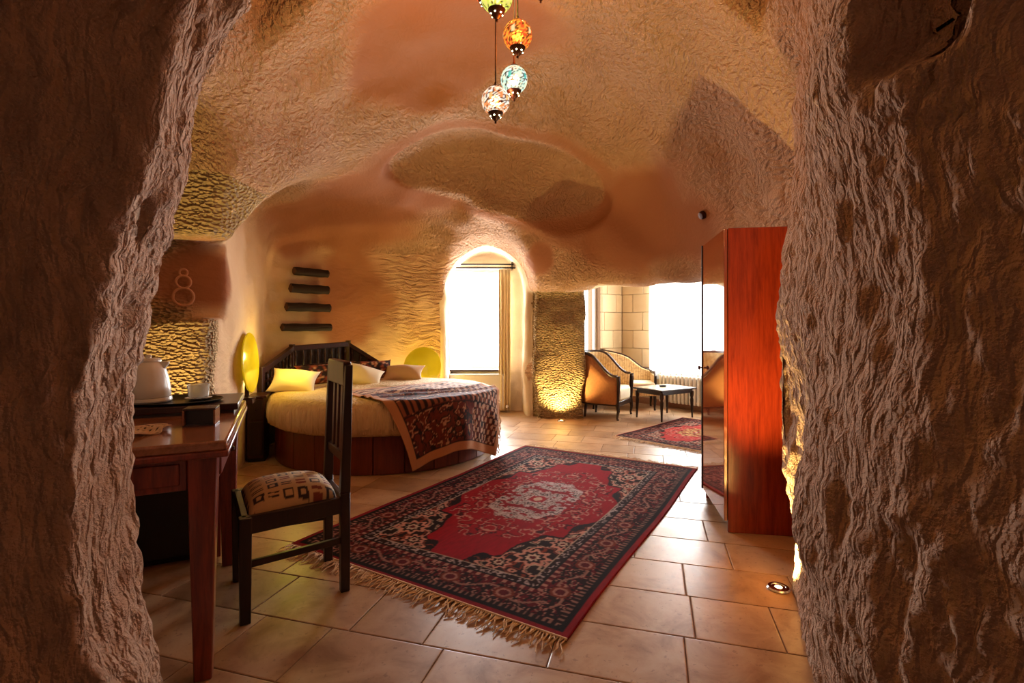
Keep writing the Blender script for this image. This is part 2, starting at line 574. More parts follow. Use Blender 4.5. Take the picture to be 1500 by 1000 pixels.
def surface_nets(lo, hi, h):
    n = [int(math.ceil((b - a) / h)) + 1 for a, b in zip(lo, hi)]
    gx, gy, gz = [np.float32(lo[i]) + h * np.arange(n[i], dtype=np.float32) for i in range(3)]
    V = np.empty(n, np.float32)
    st = 24
    for i in range(0, n[0], st):
        X, Y, Z = np.meshgrid(gx[i:i + st], gy, gz, indexing='ij')
        V[i:i + st] = air(X, Y, Z)
    I = V < 0
    cnt = np.zeros([k - 1 for k in n], np.int8)
    cor = [(a, b, c) for a in (0, 1) for b in (0, 1) for c in (0, 1)]
    sl = lambda a, m: slice(a, m - 1 + a)
    for a, b, c in cor:
        cnt += I[sl(a, n[0]), sl(b, n[1]), sl(c, n[2])]
    act = (cnt > 0) & (cnt < 8)
    idx = np.argwhere(act)
    vid = -np.ones(cnt.shape, np.int32)
    vid[act] = np.arange(len(idx))
    acc = np.zeros((len(idx), 3), np.float32); num = np.zeros(len(idx), np.float32)
    ii, jj, kk = idx.T
    cv = {c: V[ii + c[0], jj + c[1], kk + c[2]] for c in cor}
    for c in cor:
        for ax in range(3):
            if c[ax]: continue
            e = list(c); e[ax] = 1; e = tuple(e)
            s = (cv[c] < 0) != (cv[e] < 0)
            tt = np.where(s, cv[c] / np.where(s, cv[c] - cv[e], 1), 0)
            p = np.array(c, np.float32)[None, :].repeat(len(idx), 0)
            p[:, ax] += tt
            acc += p * s[:, None]; num += s
    pts = (acc / num[:, None] + idx) * h + np.array([gx[0], gy[0], gz[0]], np.float32)
    quads = []
    for ax in range(3):
        o = [k for k in range(3) if k != ax]
        A = np.take(I, range(n[ax] - 1), ax); B = np.take(I, range(1, n[ax]), ax)
        e = np.argwhere(A != B)
        e = e[(e[:, o[0]] > 0) & (e[:, o[1]] > 0) & (e[:, o[0]] < n[o[0]] - 1) & (e[:, o[1]] < n[o[1]] - 1)]
        def cell(d0, d1):
            q = e.copy(); q[:, o[0]] += d0; q[:, o[1]] += d1
            return vid[q[:, 0], q[:, 1], q[:, 2]]
        q = np.stack([cell(-1, -1), cell(0, -1), cell(0, 0), cell(-1, 0)], 1)
        flip = A[e[:, 0], e[:, 1], e[:, 2]]
        if ax == 1: flip = ~flip
        q[flip] = q[flip][:, ::-1]
        quads.append(q)
    return pts, np.concatenate(quads)


PATCH = [  # smooth brown patches: centre, radii
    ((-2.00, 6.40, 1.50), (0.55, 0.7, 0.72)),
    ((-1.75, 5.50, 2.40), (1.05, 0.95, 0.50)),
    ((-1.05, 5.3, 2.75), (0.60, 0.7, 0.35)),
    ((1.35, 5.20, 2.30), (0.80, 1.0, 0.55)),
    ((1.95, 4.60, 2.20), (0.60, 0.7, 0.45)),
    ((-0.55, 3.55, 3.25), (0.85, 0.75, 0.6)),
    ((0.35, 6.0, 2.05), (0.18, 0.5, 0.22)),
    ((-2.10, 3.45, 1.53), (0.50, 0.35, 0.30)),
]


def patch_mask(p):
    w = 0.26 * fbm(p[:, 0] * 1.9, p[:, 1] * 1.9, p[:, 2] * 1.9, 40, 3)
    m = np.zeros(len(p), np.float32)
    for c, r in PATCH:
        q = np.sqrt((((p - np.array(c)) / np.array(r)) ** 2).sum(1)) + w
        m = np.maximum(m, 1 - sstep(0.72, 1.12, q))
    # brown rim round the oval hollow: shade of its overhanging lip painted in
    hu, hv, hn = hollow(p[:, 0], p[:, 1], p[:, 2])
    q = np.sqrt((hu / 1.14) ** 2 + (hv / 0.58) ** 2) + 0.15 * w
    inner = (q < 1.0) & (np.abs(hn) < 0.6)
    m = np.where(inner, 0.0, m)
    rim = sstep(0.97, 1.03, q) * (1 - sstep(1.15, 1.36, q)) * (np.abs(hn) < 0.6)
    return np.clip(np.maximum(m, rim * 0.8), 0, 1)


def shell_objects(pts, quads, fine, classify):
    """displace, split by class, keep continuous normals"""
    def normals(P):
        a, b, c, d = (P[quads[:, i]] for i in range(4))
        fn = np.cross(c - a, d - b)
        vn = np.zeros_like(P)
        for i in range(4): np.add.at(vn, quads[:, i], fn)
        return vn / (np.linalg.norm(vn, axis=1, keepdims=True) + 1e-9), fn
    vn, fn = normals(pts)
    x, y, z = pts.T
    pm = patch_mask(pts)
    keep = 1 - 0.7 * pm
    wn = 0.22 * fbm(x * 2.6, y * 2.6, z * 2.6, 77, 3)
    pla = np.maximum(1 - sstep(0.16, 0.34, (x + 2.30) * 0.947 + (y - 4.25) * 0.32 + wn), 1 - sstep(0.20, 0.62, (x + 2.56) * 0.771 - (y - 6.10) * 0.636 + wn * 1.6))
    pla = pla * (y > 3.3) * (y < 6.95) * (1 - sstep(2.0, 2.5, z)) * (x < -0.8) * sstep(3.50, 3.70, y)
    if fine:
        d = 0.016 * fbm(x * 7, y * 7, z * 3.2, 5, 2)
        warp = 0.35 * vnoise(x * 3, y * 3, z * 3, 9)
        rid = np.abs(vnoise((x + warp * 0.1) * 34, (y + warp * 0.1) * 34, z * 15 + warp * 3, 11))
        d += 0.017 * (rid - 0.4) + 0.006 * vnoise(x * 62, y * 62, z * 34, 13)
        pit = np.maximum(vnoise(x * 9, y * 9, z * 4, 15) - 0.45, 0)
        d -= 0.06 * pit
        # a hole in the left jamb
        q = np.sqrt(((y - 1.13 + (z - 1.44) * 0.25) / 0.019) ** 2 + ((z - 1.44) / 0.042) ** 2 + np.where(x < 0, 0, 99))
        d -= 0.10 * (1 - sstep(0.7, 1.1, q))
        q = np.sqrt(((y - 0.97) / 0.13) ** 2 + ((z - 1.85) / 0.16) ** 2 + np.where(x > 0, 0, 99)) + 0.25 * vnoise(y * 12, z * 12, x * 0, 19)
        d -= 0.12 * (1 - sstep(0.6, 1.1, q))
    else:
        d = (0.012 * fbm(x * 5, y * 5, z * 5, 5, 2)) * keep
    pts = pts + vn * d[:, None].astype(np.float32)
    vn, fn = normals(pts)
    cen = pts[quads].mean(1)
    fnn = fn / (np.linalg.norm(fn, axis=1, keepdims=True) + 1e-9)
    cls = classify(cen, fnn)
    for key in sorted(set(cls)):
        if not key: continue
        name, mat = key.split('|')
        q = quads[cls == key]
        used, inv = np.unique(q, return_inverse=True)
        q = inv.reshape(q.shape)
        me = bpy.data.meshes.new(name)
        me.vertices.add(len(used)); me.vertices.foreach_set('co', pts[used].ravel())
        me.loops.add(q.size); me.loops.foreach_set('vertex_index', q.ravel().astype(np.int32))
        me.polygons.add(len(q)); me.polygons.foreach_set('loop_start', np.arange(0, q.size, 4, dtype=np.int32))
        me.polygons.foreach_set('use_smooth', np.ones(len(q), bool))
        me.update(calc_edges=True); me.validate()
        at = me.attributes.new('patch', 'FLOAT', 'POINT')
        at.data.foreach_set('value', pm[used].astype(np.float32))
        at = me.attributes.new('plaster', 'FLOAT', 'POINT')
        at.data.foreach_set('value', pla[used].astype(np.float32))
        me.normals_split_custom_set_from_vertices(vn[used].tolist())
        o = bpy.data.objects.new(name, me); COL.objects.link(o)
        me.materials.append(M[mat])
        o['kind'] = 'structure'
        o['label'] = SHELL_LABEL.get(name, 'hewn tuff wall of the cave room')


SHELL_LABEL = {
    'wall_front_left': 'rough hewn stone jamb of the doorway at the left edge',
    'wall_front_right': 'rough hewn stone jamb of the doorway at the right edge',
    'wall_left': 'pecked stone wall of the alcove with a niche above the desk',
    'wall_bedroom': 'smooth plastered wall behind the headboard',
    'wall_back': 'chiselled stone wall behind the bed up to the window',
    'wall_right': 'stone wall on the right behind the wardrobe',
    'wall_column': 'pecked stone column lit by a floor spotlight',
    'ceiling': 'vaulted hewn stone ceiling with an oval hollow',
}


def cls_front(c, n):
    r = np.full(len(c), '', dtype=object)
    x, y, z = c.T
    ok = (z > -0.08) & (y < 2.46) & (y > -1.2)
    r[ok & (x < 0)] = 'wall_front_left|rock_front'
    r[ok & (x >= 0)] = 'wall_front_right|rock_front'
    r[ok & (n[:, 2] < -0.6) & (z > 1.9)] = 'ceiling_entrance|rock_front'
    r[ok & (x < -1.02) & (y > 1.40)] = 'wall_alcove_near|rock_peck'
    return r


def cls_back(c, n):
    r = np.full(len(c), '', dtype=object)
    x, y, z = c.T
    a = (x - LQ[0]) * GA[0] + (y - LQ[1]) * GA[1]; b = (x - LQ[0]) * GB[0] + (y - LQ[1]) * GB[1]
    ok = (z > -0.08) & (y > 2.34)
    lou = (y > 5.6) & (x > 0.9) & ((a < 0.0) | (b < 0.0))
    ok &= ~lou & ~((y > 7.48) & (x < 0.5))
    r[ok] = 'ceiling|rock_ceiling'
    w = ok & (z < 2.15)
    r[w & (x < -1.5) & (y < 3.62)] = 'wall_left|rock_peck'
    pl = w & (x < -1.0) & (y >= 3.62) & (((x + 2.30) * 0.947 + (y - 4.25) * 0.32 < 0.16) | ((x + 2.56) * 0.771 - (y - 6.10) * 0.636 < 0.12))
    r[w & (x < 0.32) & (y > 4.6)] = 'wall_back|rock_wall'
    r[pl] = 'wall_bedroom|rock_wall'
    r[w & (x < -1.0) & (y >= 3.62) & (y < 4.6) & ~pl] = 'wall_bedroom|rock_wall'
    r[ok & (z < 2.4) & (x > -0.97) & (x < 0.33) & (y > 6.72)] = 'wall_recess|plaster'
    r[w & (x > 0.5) & (y < 4.6)] = 'wall_right|rock_wall'
    r[w & (x > 0.27) & (x < 1.0) & (y > 6.45) & (z < 1.68)] = 'wall_column|rock_peck'
    r[ok & (x > 1.0) & (y > 5.9)] = 'wall_lounge_shell|plaster'
    return r


SHELL_LABEL['ceiling_entrance'] = 'low stone ceiling of the entrance passage'
SHELL_LABEL['wall_alcove_near'] = 'stone wall of the alcove behind the doorway jamb'
SHELL_LABEL['wall_recess'] = 'pale arched window recess beside the bed'
SHELL_LABEL['wall_lounge_shell'] = 'plain plastered upper shell of the lounge'
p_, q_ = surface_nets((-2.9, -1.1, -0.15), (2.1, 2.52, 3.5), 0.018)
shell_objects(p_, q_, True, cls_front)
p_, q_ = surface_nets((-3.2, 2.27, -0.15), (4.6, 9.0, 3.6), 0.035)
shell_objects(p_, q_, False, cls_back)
del p_, q_

# ------------------------------------------------------------------ floor of individual travertine tiles
fm = MB()
fm.add([(-4, -1.2, -0.006), (5.2, -1.2, -0.006), (5.2, 10, -0.006), (-4, 10, -0.006)], [(0, 1, 2, 3)])
floor = fm.build('floor', M['grout'])
tag(floor, 'floor of pale brown travertine tiles in staggered rows', kind='structure')
TA = math.radians(-15.7)
t2 = (math.cos(TA), math.sin(TA)); t1 = (-math.sin(TA), math.cos(TA))
ROW = 0.318


def tile_mesh(l, w):
    b = 0.004; g = 0.0025
    m = MB()
    x, y = l / 2 - g, w / 2 - g
    m.add([(-x, -y, -0.006), (x, -y, -0.006), (x, y, -0.006), (-x, y, -0.006),
           (-x, -y, -0.001), (x, -y, -0.001), (x, y, -0.001), (-x, y, -0.001),
           (-x + b, -y + b, 0), (x - b, -y + b, 0), (x - b, y - b, 0), (-x + b, y - b, 0)],
          [(8, 9, 10, 11), (4, 5, 9, 8), (5, 6, 10, 9), (6, 7, 11, 10), (7, 4, 8, 11), (0, 1, 5, 4), (1, 2, 6, 5), (2, 3, 7, 6), (3, 0, 4, 7)])
    me = m.mesh('tile'); me.materials.append(M['tile'])
    return me


TM = {l: tile_mesh(l, ROW) for l in (0.318, 0.48, 0.64)}
rt = random.Random(3)
tiles = []
for r in range(-2, 36):
    v = 1.575 + (r - 1) * ROW
    s = -4.0 - rt.random() * 0.5
    while s < 4.5:
        l = rt.choice([0.318, 0.48, 0.48, 0.64])
        u = s + l / 2
        x = u * t2[0] + v * t1[0]; y = u * t2[1] + v * t1[1]
        s += l
        # only where floor shows: in front of the camera, inside the room and the lounge
        if y < 1.1 or abs(x) > 1.05 * y + 0.35: continue
        if x < -2.55 or x > 3.1 or y > 8.3: continue
        if y > 7.35 and x < 0.7: continue
        if x > 2.0 and y < 4.3: continue
        if math.hypot(x + 1.255, y - 5.1) < 0.75: continue
        if x < -2.0 and y < 3.4: continue
        o = bpy.data.objects.new('tile', TM[l]); COL.objects.link(o)
        o.parent = floor
        o.location = (x, y, 0.0)
        o.rotation_euler = (0, 0, TA)
        tiles.append(o)
print('tiles', len(tiles))

# ------------------------------------------------------------------ lounge walls of cut limestone blocks, windows
def LP(a, b, z=0.0):
    return (LQ[0] + a * GA[0] + b * GB[0], LQ[1] + a * GA[1] + b * GB[1], z)


RZ_A = math.atan2(GA[1], GA[0])          # local x runs along GA
RZ_B = math.atan2(GB[1], GB[0])          # local x runs along GB


def block_wall(name, rz, length, opening, out, label):
    """local x along the wall, local y*out points outdoors; backing with the opening, one child per block"""
    x0, x1, z0, z1 = opening
    e = MB()
    Y0, Y1 = sorted((0.04 * out, 0.30 * out))
    for (p, q, r, s_) in ((-0.3, x0, -0.05, 2.6), (x1, length, -0.05, 2.6), (x0, x1, -0.05, z0), (x0, x1, z1, 2.6)):
        e.box(p, q, Y0, Y1, r, s_)
    w = e.build(name, M['grout'])
    w.location = LP(0, 0); w.rotation_euler = (0, 0, rz)
    tag(w, label, kind='structure')
    rr = random.Random(len(name))
    bh = 0.29
    for r in range(9):
        zz0, zz1 = r * bh + 0.003, (r + 1) * bh - 0.003
        s = -0.02 - (0.22 if r % 2 else 0)
        while s < length:
            l = 0.44 + rr.uniform(-0.05, 0.05)
            p, q = max(s, 0.0) + 0.003, min(s + l, length) - 0.003
            s += l
            if q - p < 0.05: continue
            cz0, cz1 = zz0, zz1
            segs = [(p, q)]
            if zz1 > z0 + 0.01 and zz0 < z1 - 0.01:
                if zz0 < z0 - 0.03: cz1 = z0 - 0.002 if (p < x1 and q > x0) else zz1
                elif zz1 > z1 + 0.03: cz0 = z1 + 0.002 if (p < x1 and q > x0) else zz0
                else:
                    segs = [k for k in ((p, min(q, x0 - 0.002)), (max(p, x1 + 0.002), q)) if k[1] - k[0] > 0.03]
            for (a_, b_) in segs:
                if a_ < x1 and b_ > x0 and cz0 < z1 - 0.01 and cz1 > z0 + 0.01: continue
                pr = rr.uniform(-0.003, 0.003)
                Y0, Y1 = sorted((pr, 0.05 * out))
                o = MB().box(a_, b_, Y0, Y1, cz0, cz1).build('block', M['limestone'], w, bevel=0.004, seg=1)
    return w


# along GA the outdoors lies at -GB; local +y of a frame rotated RZ_A is (-GA.y, GA.x) = (0.768, 0.64) = -GB
WW = block_wall('wall_lounge_window', RZ_A, 2.7, (0.62, 1.78, 0.55, 2.25), 1, 'cream limestone block wall around the curtained lounge window')
# along GB the outdoors lies at -GA; local +y of RZ_B is (-GB.y, GB.x) = (0.64,-0.768) = GA  -> outdoors is -y
WL = block_wall('wall_lounge_left', RZ_B, 1.7, (0.50, 1.15, 0.62, 2.2), -1, 'cream limestone block wall with a narrow window beside the column')


def window(name, loc, rz, w, z0, z1, ydir, label, mull=1):
    e = empty(name, loc, rz, label, kind='structure')
    f = 0.045
    y0, y1 = sorted((0.12 * ydir, 0.17 * ydir))
    m = MB()
    m.box(0, f, y0, y1, z0, z1).box(w - f, w, y0, y1, z0, z1).box(f, w - f, y0, y1, z0, z0 + f).box(f, w - f, y0, y1, z1 - f, z1)
    m.build('window_frame', M['frame'], e, bevel=0.004, seg=1)
    for i in range(mull):
        x = w * (i + 1) / (mull + 1)
        MB().box(x - 0.025, x + 0.025, y0 + 0.002, y1 - 0.002, z0 + f, z1 - f).build('mullion', M['frame'], e, bevel=0.003, seg=1)
    n = mull + 1
    for i in range(n):
        a = max(f, w * i / n + 0.02); b = min(w - f, w * (i + 1) / n - 0.02)
        yc = (y0 + y1) / 2
        MB().box(a, b, yc - 0.003, yc + 0.003, z0 + f, z1 - f).build('pane', M['pane'], e)
    return e


w1 = window('window_1', (-0.94, 7.22, 0), 0, 0.83, 0.60, 2.05, 1, 'bright bedroom window in the arched recess', 0)
MB().box(-0.02, 0.88, -0.06, 0.10, 0.575, 0.60).build('window_sill', M['black_wood'], w1, bevel=0.004, seg=1)
window('window_2', LP(0, 0.50), RZ_B, 0.65, 0.62, 2.2, -1, 'narrow bright lounge window beside the stone column', 1)
w3 = window('window_3', LP(0.62, 0), RZ_A, 1.16, 0.55, 2.25, 1, 'wide bright lounge window behind sheer curtains', 1)
MB().box(-0.03, 1.19, -0.07, 0.10, 0.52, 0.55).build('window_sill', M['frame'], w3, bevel=0.004, seg=1)

bb = MB().box(0.0, 2.6, -0.02, -0.002, 0.0, 0.10).build('baseboard_lounge', simple('terracotta_skirting', lin(170, 120, 86), 0.5), None, bevel=0.003, seg=1)
bb.location = LP(0, 0); bb.rotation_euler = (0, 0, RZ_A)
tag(bb, 'brown skirting below the lounge radiator', kind='structure')


def curtain(name, loc, rz, w, z0, z1, mat, label, folds, amp=0.03, gather=0.0):
    nx, nz = folds * 8, 14
    V, F = [], []
    for j in range(nz + 1):
        tz = j / nz
        for i in range(nx + 1):
            u = i / nx
            x = u * w
            if gather: x = w * (u * (1 - gather * (1 - abs(2 * tz - 0.9)) * 0.6))
            y = amp * (0.75 + 0.25 * math.sin(u * 17)) * math.sin(u * folds * 2 * PI) * (0.7 + 0.3 * (1 - tz)) + 0.006 * math.sin(9 * tz + 20 * u)
            V.append((x, y, z0 + (z1 - z0) * tz))
    for j in range(nz):
        for i in range(nx):
            a = j * (nx + 1) + i
            F.append((a, a + 1, a + nx + 2, a + nx + 1))
    m = MB(); m.add(V, F)
    o = m.build(name, mat, None, smooth=True, angle=180)
    s = o.modifiers.new('thick', 'SOLIDIFY'); s.thickness = 0.003
    o.location = loc; o.rotation_euler = (0, 0, rz)
    return tag(o, label, 'curtain')


curtain('curtain', (-0.185, 7.08, 0), 0.25, 0.17, 0.03, 2.03, M['curtain'], 'cream curtain drawn to the right of the bedroom window', 4, 0.035)
c_ = curtain('sheer_curtain', LP(0.60, 0.10), RZ_A, 1.22, 0.42, 2.2, M['sheer'], 'white sheer curtain across the wide lounge window', 14, 0.03)
r_ = empty('curtain_rod', (-0.9, 7.08, 2.05), math.radians(1), 'dark double curtain rod above the bedroom window', 'curtain rod')
for dy, dz in ((0.0, 0.0), (0.09, 0.06)):
    MB().tube([(0.0, dy, dz), (0.95, dy, dz)], 0.011, 10).build('rod', M['dark_metal'], r_, smooth=True)
for x in (0.05, 0.9):
    MB().box(x - 0.008, x + 0.008, -0.01, 0.17, -0.02, 0.08).build('bracket', M['dark_metal'], r_, bevel=0.002, seg=1)
for i in range(7):
    pts = [(0.74 + i * 0.023, 0.017 * math.cos(k * PI / 5), 0.017 * math.sin(k * PI / 5)) for k in range(11)]
    MB().tube(pts, 0.003, 5, cap=False).build('ring', M['dark_metal'], r_, smooth=True)
r_ = empty('curtain_rod', LP(0.5, 0.10, 2.22), RZ_A, 'rod holding the sheer curtain of the lounge window', 'curtain rod')
MB().tube([(0, 0, 0), (1.42, 0, 0)], 0.012, 10).build('rod', M['dark_metal'], r_, smooth=True)

# ------------------------------------------------------------------ radiators
rd = empty('radiator', (-0.94, 7.08, 0), 0, 'flat white panel radiator below the bedroom window', 'radiator')
MB().box(0.0, 0.83, 0.0, 0.035, 0.05, 0.53).build('front_panel', M['white_metal'], rd, bevel=0.008)
MB().box(0.01, 0.82, 0.04, 0.10, 0.06, 0.51).build('rear_panel', M['white_metal'], rd, bevel=0.006)
MB().box(0.0, 0.83, -0.005, 0.105, 0.53, 0.545).build('top_grille', M['white_metal'], rd, bevel=0.004, seg=1)
MB().tube([(0.83, 0.05, 0.09), (0.90, 0.05, 0.09), (0.90, 0.05, 0.0)], 0.011, 8).tube([(0.87, 0.05, 0.09), (0.87, -0.01, 0.09)], 0.02, 10).build('valve', M['chrome'], rd, smooth=True)
for x in (0.12, 0.70):
    MB().box(x, x + 0.03, 0.02, 0.09, 0.0, 0.06).build('foot', M['white_metal'], rd)

rd = empty('radiator', LP(0.78, 0.16), RZ_A, 'white ribbed column radiator below the lounge window', 'radiator')
for i in range(13):
    x = 0.05 + i * 0.062
    MB().box(x - 0.021, x + 0.021, 0.0, 0.09, 0.09, 0.50).build('rib', M['white_metal'], rd, bevel=0.012)
MB().tube([(0.02, 0.045, 0.13), (0.82, 0.045, 0.13)], 0.018, 8).tube([(0.02, 0.045, 0.46), (0.82, 0.045, 0.46)], 0.018, 8).build('header_pipe', M['white_metal'], rd, smooth=True)
for x in (0.10, 0.74):
    MB().box(x, x + 0.03, 0.02, 0.07, 0.0, 0.10).build('foot', M['white_metal'], rd)

# ------------------------------------------------------------------ patterned cloth: grids with a colour attribute
def set_col(me, rgb, verts=True):
    at = me.color_attributes.new('Col', 'FLOAT_COLOR', 'POINT')
    a = np.ones((len(me.vertices), 4), np.float32)
    a[:, :3] = rgb
    at.data.foreach_set('color', a.ravel())


def sel(mask, c, rgb):
    rgb[mask] = c


def contour(x, y, f, seed, w=0.12):
    return np.abs(fbm(x * f, y * f, x * 0, seed, 2)) < w


RED = np.array(lin(160, 2, 24)); WINE = np.array(lin(92, 10, 20)); NAVY = np.array(lin(34, 12, 14)); PINK = np.array(lin(214, 150, 130))
IVORY = np.array(lin(214, 186, 160)); GREY = np.array(lin(206, 182, 176)); BLACK = np.array(lin(20, 12, 14)); RUST = np.array(lin(150, 62, 40))


def rug_colours(x, y, hx, hy, field=RED, centre=GREY):
    d = np.minimum(hx - np.abs(x), hy - np.abs(y))
    ax, ay = np.abs(x), np.abs(y)
    along = np.where(hx - ax < hy - ay, ay, ax)
    rgb = np.tile(WINE, (len(x), 1))
    k = hx / 0.83
    # outer edge and guard stripes
    sel(d < 0.03 * k, np.array(lin(140, 14, 26)), rgb)
    sel((d >= 0.03 * k) & (d < 0.055 * k), BLACK, rgb)
    g1 = (d >= 0.055 * k) & (d < 0.085 * k)
    sel(g1, NAVY, rgb); sel(g1 & (np.sin(along * 210 / k) > 0.45), PINK * 0.45, rgb)
    # main border
    b = (d >= 0.085 * k) & (d < 0.235 * k)
    sel(b, NAVY, rgb)
    ph = along * 21 / k
    vine = np.abs((d / k - 0.16) - 0.035 * np.sin(ph)) < 0.008
    ros = np.hypot(((along / k * 3.35) % 1 - 0.5) / 3.35, d / k - 0.16)
    sel(b & contour(ax, ay, 30 / k, 71, 0.20), WINE * 1.2, rgb)
    sel(b & contour(ax, ay, 42 / k, 77, 0.09), PINK * 0.7, rgb)
    sel(b & vine, PINK * 0.5, rgb)
    sel(b & (ros < 0.05), RUST * 0.6, rgb); sel(b & (ros < 0.036), PINK * 0.6, rgb); sel(b & (ros < 0.024), WINE, rgb)
    g2 = (d >= 0.235 * k) & (d < 0.262 * k)
    sel(g2, WINE, rgb); sel(g2 & (np.sin(along * 130 / k) > 0.3), PINK * 0.7, rgb)
    sel((d >= 0.262 * k) & (d < 0.274 * k), BLACK, rgb)
    g3 = (d >= 0.274 * k) & (d < 0.318 * k)
    sel(g3, NAVY * 1.2, rgb); sel(g3 & contour(ax, ay, 40 / k, 83, 0.18), GREY * 0.8, rgb)
    sel((d >= 0.318 * k) & (d < 0.326 * k), IVORY * 0.7, rgb)
    # field
    f = d >= 0.326 * k
    fx, fy = hx - 0.326 * k, hy - 0.326 * k
    sel(f, field, rgb)
    u, v = ax / fx, ay / fy
    ang = np.arctan2(v, u)
    sp = u + v * 0.95 + 0.16 * np.abs(np.sin(ang * 6)) + 0.03 * np.sin(ang * 21)
    s = f & (sp > 1.30)
    sel(s, NAVY * 0.9, rgb)
    s2 = f & (sp > 1.345)
    cc = fbm(ax * 13 / k, ay * 13 / k, ax * 0, 91, 2)
    sel(s2 & (np.abs(cc) < 0.13), PINK, rgb)
    sel(s2 & (np.abs(cc - 0.34) < 0.07), IVORY * 0.8, rgb)
    sel(s2 & (np.abs(cc + 0.42) < 0.08), RUST * 0.8, rgb)
    for (cx, cy, r) in ((0.80, 0.80, 0.085), (0.55, 0.93, 0.06), (0.93, 0.58, 0.06)):
        q = np.hypot((u - cx) * fx, (v - cy) * fy) / k
        q = q * (1 + 0.18 * np.sin(8 * np.arctan2((v - cy) * fy, (u - cx) * fx)))
        sel(f & (q < r), PINK, rgb); sel(f & (q < r * 0.72), NAVY, rgb); sel(f & (q < r * 0.42), IVORY, rgb); sel(f & (q < r * 0.22), WINE, rgb)
    m = np.hypot(x / (fx * 0.92), y / (fy * 0.72))
    m = m * (1 + 0.05 * np.sin(12 * np.arctan2(y, x)))
    c1 = fbm(ax * 20 / k, ay * 20 / k, ax * 0, 97, 2)
    o = f & (m < 1.0) & (sp < 1.28)
    sel(o & (np.abs(c1) < 0.12), PINK * 0.9, rgb)
    sel(o & (np.abs(c1 - 0.4) < 0.10), WINE * 0.5, rgb)
    i = f & (m < 0.58)
    sel(i, centre, rgb)
    c2 = fbm(ax * 26 / k, ay * 26 / k, ax * 0, 103, 2)
    sel(i & (c2 > 0.34), RED * 0.8, rgb); sel(i & (np.abs(c2) < 0.07), NAVY * 1.5, rgb); sel(i & (np.abs(c2 + 0.45) < 0.09), WINE, rgb)
    rg = np.hypot(x, y * 0.75) / k
    sel(f & (rg < 0.05), RED, rgb); sel(f & (rg < 0.028), IVORY, rgb)
    # yarn variation
    rgb = rgb * (0.88 + 0.16 * vnoise(x * 90, y * 25, x * 0, 7)[:, None])
    return np.clip(rgb, 0, 1)


def make_rug(name, loc, rz, W, L, step, label, ripple=None, **kw):
    e = empty(name, loc, rz, label, 'rug')
    nx, ny = int(W / step), int(L / step)
    xs = np.linspace(-W / 2, W / 2, nx + 1); ys = np.linspace(-L / 2, L / 2, ny + 1)
    X, Y = np.meshgrid(xs, ys)
    X, Y = X.ravel(), Y.ravel()
    Z = 0.010 + 0.0015 * vnoise(X * 5, Y * 5, X * 0, 21)
    if ripple is not None: Z = Z + ripple(X, Y)
    wob = 0.008 * np.sin(Y * 3.1 + 1)
    V = np.stack([X + wob, Y + 0.006 * np.sin(X * 4), Z], 1)
    idx = np.arange((nx + 1) * (ny + 1)).reshape(ny + 1, nx + 1)
    F = np.stack([idx[:-1, :-1], idx[:-1, 1:], idx[1:, 1:], idx[1:, :-1]], -1).reshape(-1, 4)
    ring = np.concatenate([idx[0, :], idx[1:, -1], idx[-1, -2::-1], idx[-2:0:-1, 0]])
    low = V[ring].copy(); low[:, 2] = np.maximum(low[:, 2] - 0.009, 0.0005)
    base = len(V)
    V2 = np.concatenate([V, low])
    k = np.arange(len(ring)); k2 = (k + 1) % len(ring)
    S = np.stack([ring[k2], ring[k], base + k, base + k2], 1)
    me = bpy.data.meshes.new('pile')
    me.from_pydata(V2.tolist(), [], np.concatenate([F, S]).tolist())
    me.polygons.foreach_set('use_smooth', [True] * len(me.polygons))
    rgb = rug_colours(X, Y, W / 2, L / 2, **kw)
    set_col(me, np.concatenate([rgb, rgb[ring]]))
    me.materials.append(M['rug'])
    o = bpy.data.objects.new('pile', me); COL.objects.link(o); o.parent = e
    # fringe at both short ends: knotted strands
    rr = random.Random(11)
    for sgn in (-1, 1):
        m = MB()
        n = int(W / 0.0105)
        for i in range(n):
            x = -W / 2 + (i + 0.5) * W / n
            zz = 0.008 + (float(ripple(np.array([x]), np.array([sgn * L / 2]))[0]) if ripple is not None else 0)
            ln = rr.uniform(0.06, 0.12)
            dx = rr.uniform(-0.03, 0.03); bend = rr.uniform(-0.02, 0.02)
            y = sgn * L / 2
            m.tube([(x, y - sgn * 0.004, zz), (x + dx * 0.25 + bend * 0.6, y + sgn * ln * 0.35, zz + rr.uniform(0, 0.006)),
                    (x + dx * 0.6 - bend * 0.5, y + sgn * ln * 0.7, 0.006 + zz * 0.3), (x + dx, y + sgn * ln, 0.004)], [0.0035, 0.003, 0.0028, 0.002], 4)
        m.tube([(-W / 2, sgn * L / 2, 0.010), (0, sgn * L / 2 + 0.004, 0.010), (W / 2, sgn * L / 2, 0.010)], 0.005, 6)
        f = m.build('fringe', M['fringe'], e, smooth=True)
        f['kind'] = 'stuff'; f['label'] = 'cream knotted fringe'
    return e


